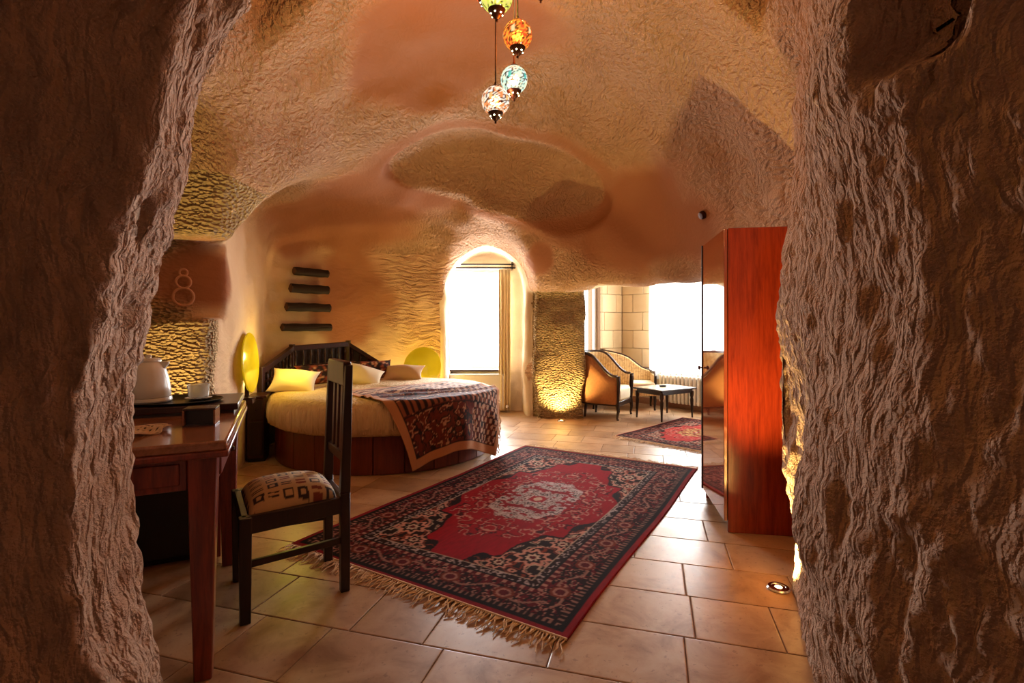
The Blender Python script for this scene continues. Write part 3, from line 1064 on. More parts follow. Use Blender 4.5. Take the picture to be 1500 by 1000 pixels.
M['rug'] = attr_mat('wool_pile', 0.95, 0.5, 300, Specular_IOR_Level=0.12)
M['fringe'] = simple('cotton_fringe', lin(232, 204, 168), 0.95, var=0.15, scale=60)
RUGC = ((0.209 - 1.22 + 1.587 + 0.124) / 4, (1.913 + 2.75 + 4.23 + 5.06) / 4)
ra = math.atan2(2.31, 1.36) - PI / 2
make_rug('oriental_rug', (RUGC[0], RUGC[1], 0), ra, 1.66, 2.68, 0.0068,
         'large red oriental rug with dark border and cream fringe in front of the bed',
         ripple=lambda X, Y: 0.012 * np.exp(-((X + 0.70) / 0.12) ** 2 - ((Y + 1.22) / 0.22) ** 2))
make_rug('oriental_rug', (1.126 + 0.566 + 0.40, 5.5 + 0.566 - 0.37, 0), math.radians(-45), 1.10, 1.60, 0.012,
         'smaller faded red rug lying before the coffee table', field=np.array(lin(196, 60, 56)), centre=np.array(lin(216, 170, 110)))

# ------------------------------------------------------------------ round bed
BC = (-1.255, 5.10)
bed = empty('round_bed', (BC[0], BC[1], 0), 0, 'round bed with dark wooden base, cream mattress and spindle headboard', 'bed')
NP = 26
for i in range(NP):
    a0, a1 = 2 * PI * i / NP + 0.002, 2 * PI * (i + 1) / NP - 0.002
    m = MB()
    k = 4
    poly = [(1.05 * math.cos(a0 + (a1 - a0) * j / k), 1.05 * math.sin(a0 + (a1 - a0) * j / k)) for j in range(k + 1)]
    poly += [(1.02 * math.cos(a1 + (a0 - a1) * j / k), 1.02 * math.sin(a1 + (a0 - a1) * j / k)) for j in range(k + 1)]
    m.prism(poly, 'z', 0.005, 0.325)
    m.build('base_panel', M['bed_wood'], bed, bevel=0.003, seg=1)
MB().lathe([(1.012, 0.0), (1.015, 0.02), (1.015, 0.31)], 64).build('base_core', M['black_wood'], bed, smooth=True)
# mattress with sheet: soft vertical wrinkles on the side
prof = [(0.98, 0.315), (1.06, 0.318), (1.105, 0.345), (1.12, 0.40), (1.122, 0.46), (1.115, 0.52), (1.09, 0.565), (1.04, 0.590), (0.96, 0.600), (0.7, 0.604), (0.35, 0.606), (0.0, 0.606)]
seg = 220
m = MB(); V = []; F = []
for j, (r, z) in enumerate(prof):
    for k in range(seg):
        th = 2 * PI * k / seg
        side = max(0.0, 1 - abs(z - 0.42) / 0.16) if r > 0.9 else 0
        wv = 0.018 * side * (math.sin(th * 47 + 3 * math.sin(th * 5) + z * 14) + 0.6 * math.sin(th * 83 + 2 * math.sin(th * 7)))
        rr_ = r + wv
        V.append((rr_ * math.cos(th), rr_ * math.sin(th), z + (0.003 * math.sin(th * 9 + r * 13) if z > 0.58 else 0)))
for j in range(len(prof) - 1):
    for k in range(seg):
        k2 = (k + 1) % seg
        F.append((j * seg + k, j * seg + k2, (j + 1) * seg + k2, (j + 1) * seg + k))
F.append(tuple(range(seg))[::-1])
m.add(V, F); m.build('mattress', M['sheet'], bed, smooth=True, angle=60)
# headboard: three angled sections, top rails, lattice of turned spindles
HB = [(-2.46, 4.90, 0.80), (-2.47, 5.62, 1.00), (-2.02, 6.17, 1.03), (-1.50, 6.38, 0.66)]
hb_rel = [(x - BC[0], y - BC[1], z) for x, y, z in HB]


def spindle(m, p0, p1, r):
    p0 = Vector(p0); p1 = Vector(p1)
    pr = [(0.0, 0.6), (0.08, 0.6), (0.10, 1.0), (0.16, 1.0), (0.2, 0.5), (0.34, 0.9), (0.46, 0.55), (0.5, 1.05), (0.54, 0.55), (0.66, 0.9), (0.8, 0.5), (0.84, 1.0), (0.9, 1.0), (0.92, 0.6), (1.0, 0.6)]
    m.tube([p0 + (p1 - p0) * t for t, _ in pr], [r * k for _, k in pr], 8)


for i in range(3):
    a, b = Vector(hb_rel[i]), Vector(hb_rel[i + 1])
    n = (b - a).to_2d(); n = Vector((-n.y, n.x, 0)).normalized() * 0.02
    def hx(p, q, z0a, z1a, z0b, z1b, th=1.0):
        p = Vector((p.x, p.y, 0)); q = Vector((q.x, q.y, 0))
        N = n * th
        return [p - N + Vector((0, 0, z0a)), q - N + Vector((0, 0, z0b)), q + N + Vector((0, 0, z0b)), p + N + Vector((0, 0, z0a)),
                p - N + Vector((0, 0, z1a)), q - N + Vector((0, 0, z1b)), q + N + Vector((0, 0, z1b)), p + N + Vector((0, 0, z1a))]
    MB().hexa(hx(a, b, 0.02, 0.50, 0.02, 0.50)).build('headboard_panel', M['black_wood'], bed, bevel=0.004, seg=1)
    MB().hexa(hx(a, b, a.z - 0.06, a.z, b.z - 0.06, b.z, 1.3)).build('top_rail', M['dark_wood'], bed, bevel=0.008)
    MB().hexa(hx(a, b, 0.50, 0.55, 0.50, 0.55, 1.3)).build('lower_rail', M['dark_wood'], bed, bevel=0.006)
    L = (b - a).to_2d().length
    k = max(3, int(L / 0.085))
    for j in range(k):
        t_ = (j + 0.5) / k
        p = a + (b - a) * t_
        m = MB(); spindle(m, (p.x, p.y, 0.55), (p.x, p.y, p.z - 0.06), 0.016)
        m.build('spindle', M['dark_wood'], bed, smooth=True)
    zr = lambda p: 0.55 + (p.z - 0.61) * 0.55
    MB().hexa(hx(a, b, zr(a) - 0.012, zr(a) + 0.012, zr(b) - 0.012, zr(b) + 0.012, 0.7)).build('middle_rail', M['dark_wood'], bed, bevel=0.003, seg=1)
    MB().hexa(hx(a + n * 1.6, b + n * 1.6, 0.50, a.z - 0.04, 0.50, b.z - 0.04, 0.2)).build('back_panel', M['black_wood'], bed)
for i in range(4):
    p = hb_rel[i]
    MB().taper(p[0], p[1], 0.0, p[2] + 0.015, 0.032, 0.032, 0.026, 0.026).build('headboard_post', M['dark_wood'], bed, bevel=0.005)


# pillows
def make_pillow(name, loc, rot, w, h, t_, mat, label, group=None, col=None):
    n = 22
    V = []; F = []
    def pt(u, v, s):
        # u,v in -1..1
        e = max(math.cos(u * PI / 2) * math.cos(v * PI / 2), 0.0)
        pin = 1 - 0.20 * (1 - u * u) * (abs(v) ** 3); pin2 = 1 - 0.14 * (1 - v * v) * (abs(u) ** 3)
        z = s * t_ / 2 * e ** 0.55 + 0.006 * math.sin(5 * u + 3 * v + len(label)) * e
        return (u * w / 2 * pin2, v * h / 2 * pin, z)
    for s in (1, -1):
        for j in range(n + 1):
            for i in range(n + 1):
                V.append(pt(-1 + 2 * i / n, -1 + 2 * j / n, s))
    N = (n + 1) ** 2
    for s in (0, 1):
        for j in range(n):
            for i in range(n):
                a = s * N + j * (n + 1) + i
                q = (a, a + 1, a + n + 2, a + n + 1)
                F.append(q if s == 0 else q[::-1])
    m = MB(); m.add(V, F)
    o = m.build(name, mat, None, smooth=True, angle=180)
    bm = bmesh.new(); bm.from_mesh(o.data); bmesh.ops.remove_doubles(bm, verts=bm.verts, dist=1e-4); bm.to_mesh(o.data); bm.free()
    o.location = loc; o.rotation_euler = rot
    if col is not None:
        co = np.array([v.co[:] for v in o.data.vertices])
        set_col(o.data, col(co[:, 0], co[:, 1]))
    return tag(o, label, 'pillow', group)


def kilim(x, y):
    rgb = np.tile(np.array(lin(120, 46, 30)), (len(x), 1))
    q = fbm(np.abs(x) * 24, y * 24, x * 0, 33, 2)
    sel(q > 0.25, np.array(lin(40, 18, 16)), rgb); sel(np.abs(q) < 0.1, np.array(lin(206, 160, 120)), rgb); sel(q < -0.4, np.array(lin(160, 80, 40)), rgb)
    return rgb


M['kilim'] = attr_mat('kilim_weave', 0.95, 0.4, 200)
hd = math.atan2(0.636 * -1, 0.771)   # direction the headboard faces
make_pillow('pillow', (-2.10, 4.82, 0.685), (math.radians(42), math.radians(6), math.radians(12)), 0.44, 0.31, 0.19, M['pillow'],
            'cream pillow lit yellow by the lamp at the left end of the bed')
make_pillow('bolster_cushion', (-2.06, 5.42, 0.70), (math.radians(58), 0, math.radians(62)), 0.62, 0.26, 0.15, M['kilim'],
            'dark red patterned cushion next to the yellow lit pillow', col=kilim)
make_pillow('pillow', (-1.62, 5.42, 0.68), (math.radians(38), math.radians(16), math.radians(15)), 0.44, 0.32, 0.18, M['pillow'],
            'white pillow slanting behind the desk chair backrest')
make_pillow('bolster_cushion', (-1.62, 5.86, 0.71), (math.radians(56), 0, math.radians(38)), 0.50, 0.26, 0.15, M['kilim'],
            'dark patterned cushion between the white and the beige pillow', col=kilim)
make_pillow('pillow', (-1.27, 5.86, 0.67), (math.radians(35), 0, math.radians(2)), 0.48, 0.28, 0.16, M['beige_cloth'],
            'beige pillow just below the round yellow lamp disc')

# throw draped over the foot of the bed
M['throw'] = attr_mat('printed_throw', 0.9, 0.35, 160)
TK = np.array([0.655, -1.546]); ta = np.array([-0.69, 0.724]); tb = np.array([0.724, 0.69])
SA, SB = 1.50, 1.30
na, nb = 150, 130
A_, B_ = np.meshgrid(np.linspace(0, SA, na + 1), np.linspace(0, SB, nb + 1), indexing='ij')
A_, B_ = A_.ravel(), B_.ravel()
fx = TK[0] + A_ * ta[0] + B_ * tb[0]; fy = TK[1] + A_ * ta[1] + B_ * tb[1]
r = np.hypot(fx, fy); th = np.arctan2(fy, fx)
R0 = 1.085
bend = 0.045
over = np.maximum(r - R0, 0)
arc = bend * PI / 2
phi = np.clip(over / bend, 0, PI / 2)
rad = np.where(r < R0, r, R0 + bend * np.sin(phi))
zz = np.where(r < R0, 0.613, 0.613 - bend * (1 - np.cos(phi)) - np.maximum(over - arc, 0))
hang = sstep(0.05, 0.35, over)
fold = np.sin(th * 15 + 1.0 + 0.8 * np.sin(th * 4))
fold2 = np.sin(th * 34 + 2)
rad = rad + hang * (0.028 + 0.026 * fold + 0.008 * fold2) + 0.012
zz = zz + hang * 0.012 * fold + 0.006 * (1 - hang) * (fbm(fx * 6, fy * 6, fx * 0, 51, 2))
# a puckered ridge where the throw was pulled up the bed
zz += 0.02 * np.exp(-((A_ - 0.95 - 0.1 * np.sin(B_ * 5)) / 0.05) ** 2) * (r < R0)
zz += 0.014 * np.exp(-((A_ - 0.78 - 0.07 * np.sin(B_ * 4 + 1)) / 0.035) ** 2) * (r < R0)
zz = np.maximum(zz, 0.012)
rgb = np.tile(np.array(lin(112, 42, 26)), (len(A_), 1))
ed = np.minimum(np.minimum(A_, SA - A_), np.minimum(B_, SB - B_))
q = fbm(A_ * 21, B_ * 21, A_ * 0, 61, 2)
q2 = fbm(A_ * 44, B_ * 44, A_ * 0, 63, 2)
sel(q2 > 0.2, np.array(lin(92, 34, 24)), rgb)
sel(np.abs(q) < 0.17, np.array(lin(26, 14, 14)), rgb)
sel(np.abs(q - 0.42) < 0.10, np.array(lin(198, 150, 112)), rgb)
st = (np.abs(A_ - 0.50) < 0.07)                              # a band of dark dashes
sel(st, np.array(lin(150, 84, 56)), rgb)
sel(st & (np.sin(B_ * 110) > 0.1), np.array(lin(34, 16, 14)), rgb)
sel(np.abs(np.abs(A_ - 0.50) - 0.08) < 0.008, np.array(lin(34, 16, 14)), rgb)
st = A_ > 0.98
sel(st & (np.sin(A_ * 70 + 2 * np.sin(B_ * 26)) > 0.3), np.array(lin(206, 166, 132)), rgb)
st = B_ > 0.78
sel(st & (np.sin(B_ * 90) * np.sin(A_ * 60) > 0.25), np.array(lin(214, 180, 156)), rgb)
sel(ed < 0.075, np.array(lin(196, 136, 92)), rgb)
sel(np.abs(ed - 0.08) < 0.006, np.array(lin(40, 20, 16)), rgb)
idx = np.arange((na + 1) * (nb + 1)).reshape(na + 1, nb + 1)
F = np.stack([idx[:-1, :-1], idx[1:, :-1], idx[1:, 1:], idx[:-1, 1:]], -1).reshape(-1, 4)
me = bpy.data.meshes.new('throw_cloth')
me.from_pydata(np.stack([rad * np.cos(th), rad * np.sin(th), zz], 1).tolist(), [], F.tolist())
me.polygons.foreach_set('use_smooth', [True] * len(me.polygons))
set_col(me, rgb); me.materials.append(M['throw'])
thr = empty('bed_throw', (BC[0], BC[1], 0), 0, 'printed brown and black throw draped over the right side of the bed', 'throw')
o = bpy.data.objects.new('cloth', me); COL.objects.link(o); o.parent = thr
s_ = o.modifiers.new('thick', 'SOLIDIFY'); s_.thickness = 0.006; s_.offset = 1
rr = random.Random(5)
m = MB()
VV = np.stack([rad * np.cos(th), rad * np.sin(th), zz], 1)
for j in range(0, na + 1, 3):
    p = VV[idx[j, nb]]
    if p[2] < 0.5:
        n_ = Vector((p[0], p[1], 0)).normalized() * 0.01
        l = rr.uniform(0.04, 0.07)
        m.tube([p, (p[0] + n_.x + rr.uniform(-.01, .01), p[1] + n_.y, max(0.01, p[2] - l * 0.5)), (p[0] + n_.x, p[1] + n_.y + rr.uniform(-.01, .01), max(0.008, p[2] - l))], [0.004, 0.004, 0.003], 5)
if m.v:
    f = m.build('tassels', M['fringe'], thr, smooth=True); f['kind'] = 'stuff'

# bedside cabinet against the left wall
ns = empty('bedside_cabinet', (-2.33, 4.60, 0), math.radians(19), 'narrow dark wooden bedside cabinet squeezed between wall and bed', 'cabinet')
MB().prism([(-0.075, -0.13), (0.06, -0.13), (0.078, -0.07), (0.08, 0.0), (0.075, 0.13), (-0.075, 0.13)], 'z', 0.03, 0.57).build('body', M['dark_wood'], ns, bevel=0.006)
MB().box(-0.08, 0.085, -0.138, 0.136, 0.57, 0.592).build('top', M['dark_wood'], ns, bevel=0.005)
MB().box(-0.06, 0.05, -0.137, -0.13, 0.06, 0.36).build('door', M['black_wood'], ns, bevel=0.003, seg=1)
d_ = MB().box(-0.06, 0.05, -0.137, -0.13, 0.38, 0.55).build('drawer', M['black_wood'], ns, bevel=0.003, seg=1)
MB().lathe([(0.0, -0.010), (0.008, -0.006), (0.008, 0.006), (0.0, 0.010)], 10, (-0.005, -0.145, 0.465)).build('knob', M['bronze'], d_, smooth=True)
MB().box(-0.07, 0.07, -0.12, 0.12, 0.0, 0.03).build('plinth', M['black'], ns)

# ------------------------------------------------------------------ amber disc lamps
t = NT('amber_glass_disc')
f = t.noise(t.obj(), 3.0, 2)
colr = t.ramp(f, [(0.35, lin(190, 160, 10)), (0.65, lin(210, 186, 30))])
t.set(Base_Color=colr, Roughness=0.12, Emission_Color=colr, Emission_Strength=0.25)
M['amber'] = t.m
t = NT('lit_bulb')
t.set(Base_Color=(1, .9, .6), Emission_Color=(1.0, 0.86, 0.42), Emission_Strength=14.0)
M['bulb'] = t.m


def disc_lamp(loc, rz, tilt, rad_, label, energy, light_loc, glow):
    e = empty('disc_lamp', loc, rz, label, 'lamp', 'amber disc lamps on either side of the bed')
    m = MB()
    seg = 40
    prof = [(0.0, -0.010), (0.90, -0.010), (0.985, -0.006), (1.0, 0.0), (0.985, 0.006), (0.90, 0.010), (0.0, 0.014)]
    ring = []
    for rr_, y in prof:
        for k in range(seg):
            a = 2 * PI * k / seg
            # wobble gives the slightly egg-shaped outline of the blown disc
            R_ = rr_ * rad_ * (1 + 0.035 * math.cos(2 * a - 2.2))
            x, z = R_ * math.cos(a), R_ * math.sin(a)
            ring.append((x, -y * 1.0 - z * math.sin(tilt) * -1, rad_ + 0.06 + z * math.cos(tilt)))
    fs = []
    for j in range(len(prof) - 1):
        for k in range(seg):
            k2 = (k + 1) % seg
            fs.append((j * seg + k, j * seg + k2, (j + 1) * seg + k2, (j + 1) * seg + k))
    m.add(ring, fs)
    m.build('glass_disc', M['amber'], e, smooth=True)
    MB().lathe([(0.0, 0.0), (0.07, 0.0), (0.07, 0.012), (0.02, 0.022), (0.012, 0.06), (0.0, 0.062)], 20, (0, 0.03, 0)).build('base', M['bronze'], e, smooth=True)
    MB().box(-0.012, 0.012, 0.012, 0.045, 0.02, 0.2).build('stem', M['bronze'], e, bevel=0.003, seg=1)
    MB().lathe([(0.0, 0.0), (0.016, 0.004), (0.022, 0.02), (0.016, 0.036), (0.0, 0.04)], 14, glow).build('bulb', M['bulb'], e, smooth=True)
    l = add_light('disc_lamp_light', 'POINT', light_loc, energy, (1.0, 0.76, 0.10), shadow_soft_size=0.04)
    return e


disc_lamp((-1.15, 6.42, 0.40), math.radians(4), 0.12, 0.245, 'round glowing yellow glass disc lamp between bed and window', 5.0, (-1.10, 6.53, 0.62), (-0.02, -0.05, 0.11))
sh = MB().box(-1.62, -0.90, 6.36, 6.52, 0.34, 0.395).build('wall_shelf', M['bed_wood'], None, bevel=0.006)
tag(sh, 'narrow wooden ledge carrying the yellow disc lamp behind the bed', 'shelf')
disc_lamp((-2.235, 4.28, 0.595), math.radians(103), 0.06, 0.25, 'amber glass disc lamp seen nearly edge-on beside the desk', 5.0, (-2.02, 4.66, 0.98), (0.06, 0.03, 0.10))
b_ = MB().box(-0.12, 0.03, -0.06, 0.06, 0.555, 0.592).box(-0.12, -0.09, -0.06, 0.06, 0.45, 0.555).build('wall_bracket', M['dark_wood'], None, bevel=0.004, seg=1)
b_.location = (-2.24, 4.28, 0); b_.rotation_euler = (0, 0, math.radians(18.7))
tag(b_, 'small wall bracket under the edge-on disc lamp', 'bracket')

# ------------------------------------------------------------------ split logs on the wall above the headboard
def WP(s, off, z):
    return (-2.70 + s * 0.636 + off * 0.771, 5.90 + s * 0.771 - off * 0.636, z)


names = ['topmost', 'second from the top', 'third from the top', 'lowest and longest']
for i, (s0, s1, z, rr_) in enumerate(((0.07, 0.50, 1.868, 0.048), (0.03, 0.505, 1.665, 0.052), (-0.02, 0.525, 1.445, 0.050), (-0.07, 0.54, 1.205, 0.045))):
    lg = empty('split_log', WP(s0, 0.125, z), math.atan2(0.771, 0.636), 'dark split log on the plaster wall above the headboard, %s of four' % names[i], 'log', 'split logs on the wall above the headboard')
    L = s1 - s0
    n = 14; V = []; F = []; sg = 18
    for j in range(n + 1):
        x = L * j / n
        for k in range(sg):
            a = 2 * PI * k / sg
            q = rr_ * (1 + 0.06 * math.sin(7 * a + 3 * i + j * 0.5) + 0.04 * math.sin(j * 1.3 + i))
            V.append((x, q * math.cos(a) * 0.8, q * math.sin(a)))
    for j in range(n):
        for k in range(sg):
            k2 = (k + 1) % sg
            F.append((j * sg + k, j * sg + k2, (j + 1) * sg + k2, (j + 1) * sg + k))
    m = MB(); m.add(V, F); m.build('bark', M['log_wood'], lg, smooth=True, angle=180)
    for x, sx in ((0, -1), (L, 1)):
        MB().tube([(x - sx * 0.01, 0, 0), (x + sx * 0.004, 0, 0)], rr_ * 0.84, 16).build('cut_end', simple('cut_wood', lin(84, 52, 36), 0.8), lg)
    MB().box(0.03, L - 0.03, 0.03, 0.12, -0.012, 0.012).build('bracket', M['black_wood'], lg)

# ------------------------------------------------------------------ dining chair in front of the rug
ch = empty('wooden_chair', (-1.025, 2.317, 0), math.radians(-147.4), 'dark wooden chair with slatted back and patterned cushion beside the desk', 'chair')
fd, wf, wb = 0.203, 0.205, 0.165
DW = M['black_wood']
for sy in (1, -1):
    MB().taper(fd, sy * wf, 0, 0.43, 0.020, 0.020, 0.024, 0.024).build('leg', DW, ch, bevel=0.003, seg=1)
    m = MB()
    m.hexa([(-fd - 0.02, sy * wb - 0.018, 0), (-fd + 0.02, sy * wb - 0.018, 0), (-fd + 0.02, sy * wb + 0.018, 0), (-fd - 0.02, sy * wb + 0.018, 0),
            (-fd - 0.022, sy * wb - 0.018, 0.45), (-fd + 0.022, sy * wb - 0.018, 0.45), (-fd + 0.022, sy * wb + 0.018, 0.45), (-fd - 0.022, sy * wb + 0.018, 0.45)])
    m.hexa([(-fd - 0.022, sy * wb - 0.018, 0.45), (-fd + 0.022, sy * wb - 0.018, 0.45), (-fd + 0.022, sy * wb + 0.018, 0.45), (-fd - 0.022, sy * wb + 0.018, 0.45),
            (-fd - 0.034, sy * wb - 0.015, 1.03), (-fd - 0.002, sy * wb - 0.015, 1.03), (-fd - 0.002, sy * wb + 0.015, 1.03), (-fd - 0.034, sy * wb + 0.015, 1.03)])
    m.build('leg', DW, ch, bevel=0.003, seg=1)
    # side stretcher and side seat rail
    p, q = (-fd, sy * wb, 0.235), (fd, sy * wf, 0.235)
    def bar(p, q, hy, hz):
        return [(p[0], p[1] - hy, p[2] - hz), (q[0], q[1] - hy, q[2] - hz), (q[0], q[1] + hy, q[2] - hz), (p[0], p[1] + hy, p[2] - hz),
                (p[0], p[1] - hy, p[2] + hz), (q[0], q[1] - hy, q[2] + hz), (q[0], q[1] + hy, q[2] + hz), (p[0], p[1] + hy, p[2] + hz)]
    MB().hexa(bar(p, q, 0.010, 0.014)).build('stretcher', DW, ch, bevel=0.003, seg=1)
    MB().hexa(bar((-fd, sy * wb, 0.395), (fd, sy * wf, 0.395), 0.014, 0.036)).build('seat_rail', DW, ch, bevel=0.003, seg=1)
MB().box(fd - 0.014, fd + 0.014, -wf, wf, 0.36, 0.43).build('seat_rail', DW, ch, bevel=0.003, seg=1)
MB().box(-fd - 0.012, -fd + 0.012, -wb, wb, 0.36, 0.43).build('seat_rail', DW, ch, bevel=0.003, seg=1)
MB().box(-fd - 0.034, -fd + 0.002, -wb + 0.012, wb - 0.012, 0.93, 1.045).build('top_rail', M['dark_wood'], ch, bevel=0.006)
MB().box(-fd - 0.02, -fd + 0.006, -wb + 0.014, wb - 0.014, 0.58, 0.625).build('lower_back_rail', DW, ch, bevel=0.003, seg=1)
for y in (-0.075, 0.0, 0.075):
    MB().hexa([(-fd - 0.014, y - 0.018, 0.62), (-fd + 0.000, y - 0.018, 0.62), (-fd + 0.000, y + 0.018, 0.62), (-fd - 0.014, y + 0.018, 0.62),
               (-fd - 0.024, y - 0.018, 0.935), (-fd - 0.010, y - 0.018, 0.935), (-fd - 0.010, y + 0.018, 0.935), (-fd - 0.024, y + 0.018, 0.935)]).build('back_slat', M['dark_wood'], ch, bevel=0.002, seg=1)
# cushion with printed squares
n = 90
u = np.linspace(-1, 1, n + 1)
U, Vv = np.meshgrid(u, u, indexing='ij'); U, Vv = U.ravel(), Vv.ravel()
e_ = (np.maximum((1 - np.abs(U) ** 5) * (1 - np.abs(Vv) ** 5), 0)) ** 0.4
wid = wb + (wf - wb) * (U + 1) / 2 - 0.004
cx = U * (fd - 0.012) * (0.94 + 0.06 * e_) + 0.008; cy = Vv * wid * (0.95 + 0.05 * e_); cz = 0.405 + 0.085 * e_ + 0.03 * (1 - Vv * Vv) * (1 - U * U)
rgb = np.tile(np.array(lin(206, 168, 118)), (len(U), 1))
gx, gy = cx * 17 + 40, cy * 17 + 40
ci, cj = np.floor(gx), np.floor(gy); fx_, fy_ = gx - ci, gy - cj
hs = _hash(ci.astype(np.int32), cj.astype(np.int32), (ci * 0).astype(np.int32), 4)
ink = np.array(lin(52, 34, 28)); ink2 = np.array(lin(132, 58, 36))
inn = (np.abs(fx_ - 0.5) < 0.36) & (np.abs(fy_ - 0.5) < 0.32)
sel(inn & (hs < 0.25), ink2, rgb)
sel(inn & (hs < 0.25) & (np.abs(fy_ - 0.5) < 0.08), np.array(lin(206, 168, 118)), rgb)
sel(inn & (hs >= 0.25) & (hs < 0.5), ink, rgb)
sel((np.abs(fx_ - 0.5) < 0.15) & (np.abs(fy_ - 0.5) < 0.16) & (hs >= 0.25) & (hs < 0.5), np.array(lin(206, 168, 118)), rgb)
sel(inn & (hs >= 0.5) & (hs < 0.75) & (np.sin(fy_ * 22) > 0.2), ink, rgb)
sel(inn & (hs >= 0.75) & ((np.abs(fx_ - 0.5) > 0.24) | (np.abs(fy_ - 0.5) > 0.2)), ink, rgb)
idx = np.arange((n + 1) ** 2).reshape(n + 1, n + 1)
F = np.stack([idx[:-1, :-1], idx[1:, :-1], idx[1:, 1:], idx[:-1, 1:]], -1).reshape(-1, 4)
me = bpy.data.meshes.new('cushion'); me.from_pydata(np.stack([cx, cy, cz], 1).tolist(), [], F.tolist())
me.polygons.foreach_set('use_smooth', [True] * len(me.polygons)); set_col(me, rgb)
M['print'] = attr_mat('printed_upholstery', 0.85, 0.25, 200); me.materials.append(M['print'])
o = bpy.data.objects.new('seat_cushion', me); COL.objects.link(o); o.parent = ch
o['label'] = 'beige seat cushion printed with dark squares'

# ------------------------------------------------------------------ desk, minibar cabinet and what stands on them
dk = empty('writing_desk', (-0.99, 1.70, 0), math.radians(24.85), 'red mahogany writing desk with raised dark rear shelf behind the left doorway jamb', 'desk')
MB().box(-0.60, 0.02, -0.02, 1.03, 0.785, 0.82).build('desktop', M['desk_top'], dk, bevel=0.008)
MB().box(-0.605, 0.026, -0.026, 1.036, 0.765, 0.787).build('edge_moulding', M['desk_wood'], dk, bevel=0.006)
for (x, y) in ((-0.055, 0.05), (-0.535, 0.05), (-0.055, 0.96), (-0.535, 0.96)):
    MB().taper(x, y, 0.0, 0.765, 0.027, 0.027, 0.044, 0.044, dx=0.0).build('leg', M['desk_wood'], dk, bevel=0.004, seg=1)
MB().box(-0.49, -0.10, 0.02, 0.045, 0.655, 0.765).build('apron', M['desk_wood'], dk, bevel=0.003, seg=1)
MB().box(-0.47, -0.12, 0.014, 0.022, 0.675, 0.748).build('apron_moulding', M['desk_wood'], dk, bevel=0.003, seg=1)
MB().box(-0.04, -0.018, 0.095, 0.915, 0.655, 0.765).build('apron', M['desk_wood'], dk, bevel=0.003, seg=1)
dr = MB().box(-0.022, -0.010, 0.14, 0.60, 0.668, 0.752).build('drawer', M['desk_wood'], dk, bevel=0.003, seg=1)
MB().lathe([(0.0, -0.012), (0.012, -0.006), (0.012, 0.006), (0.0, 0.012)], 12, (0.004, 0.37, 0.71)).build('knob', M['bronze'], dr, smooth=True)
MB().box(-0.575, -0.555, 0.095, 0.915, 0.50, 0.765).build('back_panel', M['desk_wood'], dk)
MB().box(-0.60, 0.012, 0.60, 1.00, 0.832, 0.862).build('raised_shelf', M['dark_wood'], dk, bevel=0.005)
MB().box(-0.58, -0.005, 0.61, 0.985, 0.82, 0.834).build('shelf_rail', M['black'], dk)


def dkp(x, y, z):
    c, s = math.cos(math.radians(24.85)), math.sin(math.radians(24.85))
    return (-0.99 + x * c - y * s, 1.70 + x * s + y * c, z)


mb = empty('minibar_cabinet', dkp(-0.10, 1.07, 0), math.radians(24.85), 'brown wooden cabinet with black front standing behind the desk', 'cabinet')
MB().box(-0.02, 0.0, 0.0, 0.44, 0.0, 0.76).build('side_panel', M['desk_wood'], mb, bevel=0.002, seg=1)
MB().box(-0.50, -0.48, 0.0, 0.44, 0.0, 0.76).build('side_panel', M['desk_wood'], mb, bevel=0.002, seg=1)
MB().box(-0.51, 0.01, -0.01, 0.45, 0.76, 0.785).build('top', M['desk_wood'], mb, bevel=0.003, seg=1)
d_ = MB().box(-0.477, -0.023, 0.0, 0.42, 0.03, 0.755).build('black_refrigerator_door', M['black'], mb, bevel=0.006)
MB().box(-0.45, -0.43, -0.018, 0.0, 0.45, 0.65).build('handle', M['dark_metal'], d_, bevel=0.004, seg=1)
MB().box(-0.48, -0.02, 0.03, 0.42, 0.0, 0.03).build('plinth', M['black'], mb)

tr = empty('serving_tray', dkp(-0.30, 0.79, 0.862), 0, 'black oval tray on the raised desk shelf', 'tray')
MB().lathe([(0.0, 0.001), (0.17, 0.001), (0.185, 0.012), (0.19, 0.012), (0.176, -0.0), (0.0, 0.0)], 48, (0, 0, 0), 1.35, 0.9).build('dish', M['black'], tr, smooth=True)
kt = empty('electric_kettle', dkp(-0.36, 0.80, 0.866), math.radians(200), 'white bell-shaped electric kettle on the black tray', 'kettle')
MB().lathe([(0.0, 0.0), (0.088, 0.0), (0.092, 0.006), (0.090, 0.020), (0.0, 0.022)], 36).build('power_base', M['white_plastic'], kt, smooth=True)
MB().lathe([(0.0, 0.022), (0.084, 0.022), (0.087, 0.03), (0.086, 0.06), (0.080, 0.10), (0.070, 0.14), (0.056, 0.172), (0.048, 0.180), (0.0, 0.182)], 36).build('body', M['white_plastic'], kt, smooth=True)
l_ = MB().lathe([(0.0, 0.180), (0.050, 0.180), (0.050, 0.188), (0.044, 0.195), (0.0, 0.198)], 30).build('lid', M['white_plastic'], kt, smooth=True)
MB().lathe([(0.0, 0.196), (0.011, 0.196), (0.013, 0.206), (0.008, 0.212), (0.0, 0.213)], 14).build('lid_knob', M['white_plastic'], l_, smooth=True)
MB().tube([(0.050, 0, 0.178), (0.085, 0, 0.182), (0.112, 0, 0.165), (0.118, 0, 0.12), (0.112, 0, 0.075), (0.082, 0, 0.05)], [0.010, 0.012, 0.012, 0.012, 0.012, 0.009], 10).build('handle', M['white_plastic'], kt, smooth=True)
